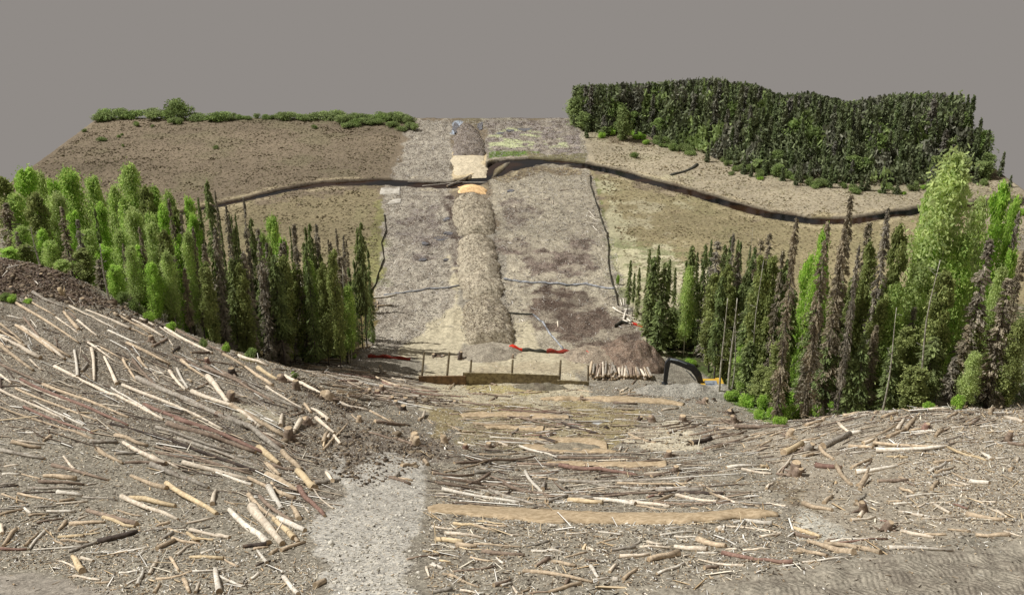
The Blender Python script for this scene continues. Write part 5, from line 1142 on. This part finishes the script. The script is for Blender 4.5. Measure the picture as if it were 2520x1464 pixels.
PR = {'S': [conifer('spruce_tree', M_SPR, HN, 1.6+.25*(s % 2), 4600, .19, (.10, .30, .22, .06, .38)[s], .34, (.5, .42, .6, .7, .45)[s], .55, .5, 16, s) for s in range(5)],
      'D': [conifer('dead_spruce', M_DEAD, HN, 1.15, 5600, .13, (.04, .2, .1, .02)[s], .36, .55, .45, .5, 40, s) for s in range(4)],
      'A': [broadleaf('aspen_tree', M_ASP, HN, 2.5, 9000, .165, .22, 38) for s in range(4)],
      'B': [broadleaf('bright_aspen', M_ASPB, HN, 2.5, 9000, .17, .12, 38) for s in range(3)],
      'O': [broadleaf('olive_tree', M_OLV, HN, 1.9, 7600, .19, .12, 30, trunk=M_TRUNK) for s in range(3)],
      's': [conifer('far_spruce', M_FSPR, HN, 2.3, 2200, .42, .05, .14, .75, .5, .3, 0, s) for s in range(4)],
      'd': [conifer('far_dead_spruce', M_FDEAD, HN, 2.0, 1900, .40, .03, .25, .7, .45, .4, 0, s) for s in range(3)],
      'a': [broadleaf('far_willow', M_BUSH, HN, 4.4, 2200, .5, .05, 20) for s in range(3)],
      'u': [bush('bush', M_BUSH, 2.0, 1.8, 1500, .13) for s in range(3)],
      'v': [bush('green_bush', M_ASPB, 2.0, 1.8, 1700, .14) for s in range(2)]}
WID = {'S': 1.75, 'D': 1.15, 'A': 2.7, 'B': 2.7, 'O': 1.9, 's': 2.3, 'd': 2.0, 'a': 4.4, 'u': 1.8, 'v': 1.8}
KN = {'S': 'spruce_tree', 'D': 'dead_spruce', 'A': 'aspen_tree', 'B': 'aspen_tree', 'O': 'leafy_tree', 's': 'spruce_tree', 'd': 'dead_spruce', 'a': 'willow_tree', 'u': 'bush', 'v': 'bush'}
CAT = {'S': 'spruce', 'D': 'dead spruce', 'A': 'aspen', 'B': 'aspen', 'O': 'tree', 's': 'spruce', 'd': 'dead spruce', 'a': 'willow', 'u': 'bush', 'v': 'bush'}
def plant(k, x, y, h, wd, group, label=None, zb=None):
    """h total height, wd crown width"""
    p = random.choice(PR[k]); o = copy_tree(p); o.name = KN[k]
    z = float(ground(x, y)) if zb is None else zb
    hn = 2.0 if k in 'uv' else HN
    o.location = (x, y, z-.1); o.rotation_euler = (rng.normal(0, .012), rng.normal(0, .012), rng.uniform(0, 6.28))
    sx = wd/2/WID[k]; o.scale = (sx, sx, (h+.1)/hn)
    o['category'] = CAT[k]; o['group'] = group
    if label: o['label'] = label
    return o
def top_plant(k, dx, dtop, Y, wpx, group, label=None, hmax=40):
    """tree whose top shows at plan point (dx, dtop), standing at distance Y"""
    x, y, zt = at_Y(dx, dtop, Y); z = float(ground(x, y)); h = min(hmax, zt-z)
    if h < 1.2: return None
    d = proj(x, y, z+h/2)[2]
    return plant(k, x, y, h, wpx*float(d)/F, group, label)
PLACED = []
def side_name(dx): return 'in the left forest' if dx < 1000 else 'in the right forest'
TI = []
def T_(k, dx, dt, Y, w_, desc=None):
    if 1635 < dx < 1790 and dt > 690 and Y > 108: Y = max(Y, 121)
    o = top_plant(k, dx, dt, Y, w_, 'trees of the left forest' if dx < 1000 else 'trees of the right forest')
    if o is None: print('LOW', k, dx, dt, Y); return
    PLACED.append((dx, Y))
    hh = o.scale[2]*HN
    base = {'S': 'green spruce', 'D': 'dead grey spruce', 'A': 'leafy green aspen', 'B': 'bright green aspen', 'O': 'olive green tree'}[k]
    TI.append((o, desc or (('tall ' if hh > 17 else ('small ' if hh < 9 else 'mid height '))+base), side_name(dx), dx))
# left forest, rear rows of aspens
for a in [('O',10,425,120,60),('B',58,402,122,90),('A',100,412,126,60),('A',167,403,124,95),('B',127,432,118,60),('A',220,426,122,70),('A',313,396,120,90),('A',272,448,116,70),('B',240,490,112,60),('A',300,476,110,70),('O',350,446,118,50),('A',375,447,120,60),
          ('A',413,465,118,55),('B',463,476,118,50),('B',173,512,108,60),('A',320,503,106,70),('B',393,492,108,55),('B',476,512,110,50),('A',366,516,106,60),('A',30,470,112,80),('O',80,468,110,70),('A',140,470,112,70),('O',430,505,112,55),('A',667,523,118,60),
          ('A',640,560,114,50),('B',690,575,116,40),('O',766,622,118,60),('A',210,560,104,60),('B',100,560,104,60),('A',290,560,102,60),('B',335,600,100,60),('A',50,555,104,60),('B',250,600,100,55),('B',430,570,104,50),
          ('D',150,511,100,34),('D',185,543,101,30),('D',416,491,104,26),('D',441,529,104,26),('A',371,538,103,56),('D',523,472,114,18),('D',553,506,112,26),('D',596,489,108,22),('S',236,512,104,24),('S',508,448,108,50),('S',489,492,110,26),
          ('S',540,513,128,12),('S',563,522,128,12),('S',572,528,130,12),('S',581,528,128,16),('D',633,565,106,34),('D',730,555,112,34),('D',718,562,116,24),('S',713,560,126,12),('S',751,560,118,26),('S',761,552,117,30),('D',780,553,118,30),
          ('D',804,588,124,16),('D',829,563,134,16),('D',842,580,132,16),('D',855,590,134,14),('S',885,548,120,30),('S',875,563,120,28),('S',904,615,121,22),('S',893,600,123,22),('D',812,598,118,26),('D',676,671,108,40),('D',640,642,107,40),
          ('S',790,628,117,40),('S',834,633,118,34),('S',749,600,115,34),('D',700,600,114,30),('S',615,540,112,34),('S',575,560,108,44),('D',655,600,110,30),('S',700,640,112,46),('D',770,660,113,34),('O',725,640,112,44),('S',860,660,119,30),
          ('D',530,560,104,34),('D',500,600,102,34),('S',560,640,103,50),('D',600,620,104,40),('S',640,690,107,40),('A',455,560,101,56),('D',470,560,101,24),('O',395,560,100,44),('D',345,560,100,26),('A',410,610,98,54),('B',370,640,97,50),('D',240,640,97,34),
          ('D',15,500,106,60),('O',60,600,101,50),('D',40,570,103,26),('A',320,600,98,54),('B',280,650,95,54),('A',120,590,98,56),('O',200,610,98,50),('D',305,600,99,22),('A',150,640,96,46),('B',20,610,99,60),('O',590,640,103,44),('D',680,740,110,30),('S',745,730,112,44),('S',800,700,115,40),
          ('D',820,680,116,30),('D',850,700,117,26),('S',870,640,120,26),('D',540,690,101,34),('O',505,640,99,46),('D',450,660,98,30),('S',660,760,109,40),('D',715,760,111,24),('D',770,760,113,24),('S',620,740,105,40),('D',590,760,104,26)]: T_(*a)
# right forest
for a in [('S',1550,641,131,22),('S',1561,672,130,14),('S',1573,660,129,18),('S',1600,614,129,20),('S',1621,606,127,22),('S',1611,631,124,44),('S',1637,646,124,46),('S',1649,638,128,20),('S',1664,660,126,18),('S',1691,640,127,28),('S',1705,606,121,44),('S',1720,620,126,22),
          ('S',1735,604,118,34),('S',1754,591,128,20),('D',1765,595,117,54),('S',1786,603,124,34),('S',1802,585,114,36),('D',1806,579,112,26),('S',1816,590,122,20),('S',1826,594,120,26),('D',1819,624,112,34),('S',1847,606,120,20),('S',1857,610,114,40),('D',1872,591,112,44),('D',1894,576,113,40),
          ('O',1876,617,104,54),('O',1901,620,103,50),('D',1921,620,102,34),('D',1965,535,88.5,40,'tallest dead spruce at the forest front, bare trunk foot showing,'),('D',1754,693,116,34,'slim reddish dead spruce right of the excavator boom'),('O',1720,797,118,34),('O',1643,819,119,44),('O',1681,794,119,50),
          ('O',1922,832,93,60),('B',2025,540,98,66),('D',2037,548,88,46),('D',2099,481,92,44,'tallest slender dead spruce crossing the river line'),('D',2078,562,90,50),('D',2118,603,87,28),('D',2143,550,98,50),('O',2150,588,93,50),('D',2193,514,91,44),('O',2227,538,93,60),
          ('D',2268,523,98,40),('A',2362,364,94,185,'largest broad poplar towering over the bog'),('A',2306,440,96,100),('A',2420,470,97,80),('B',2466,428,99,84,'vivid lime green poplar beside the largest poplar'),('D',2433,591,86,66,'broad brownish dead spruce below the lime green poplar'),('O',2331,654,87,70),
          ('D',2487,689,85,80,'wide pale grey dead spruce at the right edge'),('D',2505,523,93,30),('A',2215,690,90,80),('A',2270,640,92,90),('B',2500,600,92,60),('A',2380,560,92,90),('A',2460,640,88,60),('B',2330,560,94,80),('O',2180,720,90,60),
          ('S',1600,700,121,50),('S',1625,740,119,56),('S',1655,760,117,50),('S',1690,700,119,54),('S',1720,700,117,40),('S',1740,730,115,50),('D',1790,700,112,50),('S',1830,700,110,50),('S',1775,680,118,46),('S',1750,740,122,46),('O',1700,770,122,50),('S',1680,760,121,50),('O',1815,760,110,50),('S',1765,800,121,44),('S',1840,780,106,50),('S',1885,700,108,50),('S',1860,740,107,60),('B',1790,815,112,60),('B',1830,840,106,50),('S',1890,760,103,60),
          ('S',1850,840,100,60),('D',1905,700,104,40),('S',1950,720,99,60),('B',2000,620,100,60),('S',2000,740,96,60),('D',2000,700,98,40),('S',2060,760,92,60),('D',2020,760,91,40),('O',2075,690,95,60),('D',2160,800,88,40),('S',2130,820,87,60),('O',2240,800,88,70),('S',2300,830,85.5,80),
          ('D',2380,800,85,50),('O',2260,900,84,70),('S',2200,850,86,60),('D',2250,760,90,40),('O',2420,760,86,60),('S',2100,880,87,50),('D',2080,860,89,34),('O',1880,900,97,60),('S',1810,900,104,40),('B',1770,850,117,44),('S',1670,860,119,50),('O',1720,880,118,50),('S',1930,900,94,50),('D',2350,880,84.5,46),
          ('B',2520,470,96,60),('D',2520,620,90,40),('B',2490,560,95,60),('O',2515,780,84,60),('A',2400,860,83.5,60),('S',2040,850,90,60),('D',1985,870,91,34),('A',1830,900,102,44),('S',1610,790,122,36),('S',1590,740,125,26)]: T_(*a)
FI = {'S': 'green spruce', 'O': 'olive green tree', 'A': 'leafy green aspen', 'D': 'grey dead spruce'}
for i in range(52):
    lf = i < 18
    dx = rng.uniform(520, 880) if lf else rng.uniform(1680, 2300)
    Y = rng.uniform(106, 116) if lf else rng.uniform(float(np.interp(dx, [1680, 1900, 2000, 2300], [118, 100, 94, 88])), float(np.interp(dx, [1680, 1900, 2300], [124, 114, 104])))
    k = rng.choice(['S', 'O', 'A', 'D'], p=[.5, .24, .14, .12])
    o = top_plant(k, dx, rng.uniform(600, 700) if lf else rng.uniform(630, 720), Y, rng.uniform(38, 56), 'filler trees crowded in the midst of the %s forest' % ('left' if lf else 'right'))
    if o: TI.append((o, 'half hidden '+FI[k], 'deep '+side_name(dx), dx))
ordinals(TI)
# bare pale snags
def snag(dx, dt, db, Y, r, lab, mat=M_ASPT):
    x, y, zt = at_Y(dx, dt, Y); z = float(ground(x, y)); h = zt-z
    root = empty('bare_snag', (x, y, z)); mb = MB(); zs = np.linspace(-.3, h, 9); b = rng.normal(0, .12, 2)
    mb.tube([(b[0]*math.sin(q*.5), b[1]*math.sin(q*.4), q) for q in zs], [r*(1-.75*max(q, 0)/h) for q in zs], 7, .15); tk = mb.build('trunk', mat, root, True)
    mb = MB()
    for _ in range(9):
        q = h*rng.uniform(.35, .97); a = rng.uniform(0, 6.28); l = rng.uniform(.3, .9); mb.tube([(0, 0, q), (math.cos(a)*l, math.sin(a)*l, q+l*.3)], [.03, .012], 4); mb.build('twig', mat, tk, True); tag(root, lab, 'dead trunk', 'bare standing snags')
for a in ((1790,733,960,100,.13,'bare pale trunk in front of the right forest, left of the close trio'),(1813,733,960,100.5,.16,'thickest bare trunk in the middle of the close trio, right forest'),(1817,762,960,101,.09,'thin bare trunk, shortest and rightmost of the close trio, right forest'),(843,655,876,112,.12,'tall white birch snag standing at the left forest edge'),
          (247,600,700,90,.1,'pale bare aspen trunk above the brown knoll'),(82,560,640,96,.09,'thin white aspen stem at the far left forest edge'),(665,690,880,108,.08,'slim pale snag among the dark left spruces'),(2310,640,1000,84,.1,'white leaning aspen trunk behind the right mound crest'),(2210,760,1005,84,.09,'white aspen trunk left of the leaning one behind the right mound'),
          (1848,560,700,118,.05,'very thin pale snag far back in the right forest'),(1876,640,980,101,.09,'grey bare trunk beside the yellow green crown, right forest')): snag(*a)
# silhouettes of the far forest in plan units
SIL = [(1410,214),(1450,211),(1600,204),(1700,197),(1760,192),(1800,204),(1850,208),(1890,225),(1925,237),(1990,229),(2030,240),(2085,253),(2130,245),(2200,234),(2300,228),(2370,231),(2392,250),(2402,290),(2415,285),(2435,300),(2440,350),(2452,342),(2456,400)]
BASE = [(1410,318),(1480,335),(1560,330),(1640,352),(1720,378),(1800,408),(1880,432),(2000,448),(2100,460),(2200,465),(2300,462),(2460,452)]
FG = 'trees of the far forest beyond the river'
fl = {'s': 'narrow dark green spruce in the dense far forest beyond the river', 'd': 'grey dead spruce in the dense far forest beyond the river', 'a': 'rounded pale green willow in the dense far forest beyond the river'}
def sil(dx): return float(np.interp(dx, [p[0] for p in SIL], [p[1] for p in SIL]))
def basel(dx): return float(np.interp(dx, [p[0] for p in BASE], [p[1] for p in BASE]))
cnt = Counter(); cells = set()
for i in range(3000):
    if sum(cnt.values()) >= 400: break
    dx = rng.uniform(1416, 2440); yb0 = on_bog(dx, basel(dx))[1]; f = rng.random()**.9; y = yb0+f*(229-yb0)
    x = (dx-1260)/F*float(proj(0, y, 0)[2])
    if abs(x) > 88: continue
    c = (int(x/1.9), int(y/2.6))
    if c in cells: continue
    cells.add(c)
    pxx, pyy, _ = proj(x, y, 0)
    zmax = at_Y(dx, sil(dx), y)[2]
    want = (3.0+10*sm(0, .35, f))*rng.uniform(.75, 1.12)*(1 if dx > 1700 else .8)
    if f > .68: want = zmax*rng.uniform(.93, 1.0)
    h = min(want, zmax*rng.uniform(.95, 1.0)); k = rng.choice(['s', 'd', 'a'], p=[.6, .2, .2] if dx > 1620 else [.38, .34, .28])
    if k == 'a' and f < .9: h *= .75
    plant(k, x, y, h, {'s': 1.7, 'd': 2.0, 'a': 4.2}[k]*rng.uniform(.8, 1.2)*(.6+h/18), FG, fl[k]); cnt[k] += 1
for dx, dt, Y, w_, k, l in ((2458,350,196,14,'s','first lone dark spruce right of the far forest'),(2472,374,190,16,'s','lone narrow dark spruce against the grey at the right edge'),(2490,432,184,12,'s','small dark spruce at the model edge beneath the lone spruce'),
                         (1536,262,214,44,'a','solitary rounded pale willow at the foot of the far forest'),(1437,250,225,44,'a','light green willow at the left end of the far forest'),(1760,200,222,50,'a','yellow green willow on the highest point of the far forest'),(2350,232,215,80,'a','large pale willow at the right end of the far forest')):
    x, y, zt = at_Y(dx, dt, Y)
    if abs(x) < 88.5: plant(k, x, y, zt-float(ground(x, y)), w_*float(proj(x, y, 0)[2])/F, FG, l)
print('FAR', cnt)
def wood_mass():
    # the closed canopy filling in behind the countable trees: leaf clumps through the whole depth of the wood
    n = 52000; dx = rng.uniform(1412, 2412, n); b = np.interp(dx, [p[0] for p in BASE], [p[1] for p in BASE])
    _, ry, rz = ray(dx, b); yb = -HC/rz*ry; f = rng.random(n)**.8; y = yb+1.5+f*(229.5-yb-1.5)
    sl = np.interp(dx, [p[0] for p in SIL], [p[1] for p in SIL]); a, sy, sz = ray(dx, sl); zt = HC+sz/sy*y; x = a/sy*y
    hh = np.minimum(zt, 2.5+9*sm(0, .3, f)); 
    cell = vnoise(x/2.2, y/2.2, 88); hh = hh*(.45+.55*np.maximum(cell, sm(.75, .95, f)))
    z = hh*np.sqrt(rng.random(n)); ok = (np.abs(x) < 88) & (z > .3); x, y, z, cell = x[ok], y[ok], z[ok], cell[ok]; n = len(x)
    C = np.stack([x, y, z], 1); A = rvec(n)*.5*rng.uniform(.5, 1.2, (n, 1)); A[:, 2] *= 1.6; B = np.cross(A, rvec(n)); B = B/(np.linalg.norm(B, axis=1)[:, None]+1e-6)*.35
    V, Fq, rl = quads(C, A, B, np.stack([rng.random(n), vnoise(x/3, y/3, 12), cell*0], 1))
    o = mesh('far_woodland', V, Fq, [M_FSPR, M_BUSH, M_FDEAD], None, False, {'lc': rl}, np.where(vnoise(x/5, y/5, 33) > .70, 1, np.where(vnoise(x/3, y/3, 37) > .66, 2, 0)))
    tag(o, 'dense canopy and undergrowth filling the far forest beyond the river', 'woodland', kind='stuff')
wood_mass()
# bushes: far edge of the bog, forest feet, scattered
BI = []
def bsh(dx, dy, wpx, hpx, k='u', desc='grey green bush', place=None):
    p = land(dx, dy); d = float(proj(*p)[2]); o = plant(k, p[0], p[1], hpx*d/F/.93, wpx*d/F, 'bushes')
    BI.append((o, desc, place or 'on the bog', dx)); return o
for i in range(64):
    dx = rng.uniform(1440, 2380); dy = basel(dx)+rng.uniform(-2, 15)
    if i % 3: bsh(dx, dy, rng.uniform(16, 40), rng.uniform(9, 20), random.choice('uuuv'), 'grey green bush', 'at the foot of the far forest')
    else:
        p = land(dx, dy); plant('s', p[0], p[1], rng.uniform(2.0, 4.2), rng.uniform(.8, 1.3), FG, 'small dark spruce sapling standing at the foot of the far forest')
E_ = 'along the far left edge of the bog'
for dx, dy, w_, h_ in ((262,293,60,17),(300,290,50,18),(330,290,50,16),(370,290,60,18),(405,290,40,16),(443,292,56,40),(425,292,50,22),(490,295,46,12),(540,296,50,18),(688,293,26,14),(705,294,40,16),(745,295,36,12),(780,294,50,14),(810,293,50,14),(840,292,50,16),(845,303,44,18),(870,298,40,16),(900,298,36,14),
                       (940,296,40,16),(968,296,40,18),(990,299,40,18),(1005,306,30,18),(1010,320,34,16),(965,312,30,12),(905,306,34,14),(990,322,24,10),(590,293,22,9),(610,294,20,8),(655,293,20,9),(670,294,20,9),(520,296,30,12),(565,296,26,10),(250,297,40,16),(855,314,30,12),(632,291,14,10),(925,306,34,12),(878,310,30,14)): bsh(dx, dy, w_*1.45, h_*1.15, 'u', 'low olive bush', E_)
for dx, dy, w_, h_ in ((335,311,24,12),(428,304,40,16),(208,325,16,8),(252,347,30,10),(293,339,12,7),(300,333,10,5),(304,362,10,8),(532,366,18,8),(375,313,12,6),(775,317,18,10),(442,306,22,14)): bsh(dx, dy, w_, h_, 'u', 'small dark bush', 'alone on the left bog')
bsh(574,288,18,10,'u','tiny lifted bush crown','at the far left skyline')
for dx, dy, w_, h_ in ((1560,388,26,14),(1590,356,30,12),(1905,393,30,14),(1985,440,26,12),(1996,446,18,10),(2075,462,26,14),(2105,476,34,14),(2245,468,34,16),(2330,478,24,12),(2370,475,26,12),(2225,478,16,8),(2120,466,16,8),(2165,475,14,8),(1800,430,20,8),(1945,433,40,14),(1870,440,30,16),(2020,455,36,16),(1840,420,26,12),(1780,398,26,12),(1700,375,30,14),(1640,352,30,16),(1500,330,40,18),(1470,322,40,22),(1450,318,30,18),(1990,455,30,14),(2420,455,30,14),(2500,505,34,16),(2516,530,24,18)):
    bsh(dx, dy, w_, h_, random.choice('uuv'), 'grey green bush', 'at the foot of the far forest')
for dx, dy, w_, h_ in ((1800,985,60,26),(1840,1000,60,34),(1880,1010,60,46),(1905,1030,60,40),(1940,1035,60,44),(1790,975,40,20),(1975,1030,60,44),(2010,1025,50,40),(1850,970,50,34),(1900,985,50,34),(1950,1000,60,40),(1830,960,40,30),(2040,1012,40,30),(2145,1006,44,30),(2352,1004,44,38),(2060,1006,30,20),(2285,1004,30,20),(1870,1030,40,26),(1920,1045,40,24),(1780,955,30,16)):
    bsh(dx, dy, w_, h_, 'v', 'bright green bush', 'at the foot of the right forest')
for dx, dy, w_, h_ in ((330,765,36,30),(300,750,40,34),(270,725,36,30),(370,790,36,30),(420,815,30,26),(240,705,30,26),(500,855,30,24),(350,775,30,24),(30,742,50,16),(10,738,40,18),(70,745,30,12),(560,868,34,26),(620,885,50,26),(725,932,20,16),(780,872,36,26),(820,878,40,22),(860,875,40,20),(870,880,30,14),(690,870,50,34),(740,870,40,24),(150,650,40,20),(60,640,60,20)):
    bsh(dx, dy, w_, h_, random.choice('uv'), 'leafy green bush', 'at the foot of the left forest')
for dx, dy, w_, h_ in ((1521,698,12,24),(1608,850,14,24),(1597,805,20,24),(1615,865,16,20),(1700,900,30,20)): bsh(dx, dy, w_, h_, 'v', 'small green shrub', 'beside the right spruces')
bsh(722,930,16,18,'v','bright green seedling','on the left crest of logs')
ordinals(BI)
for L in PR.values():
    for o in L:
        for ch in list(o.children_recursive): bpy.data.objects.remove(ch)
        bpy.data.objects.remove(o)
print('TOTAL', len([o for o in SC.objects if o.parent is None]))
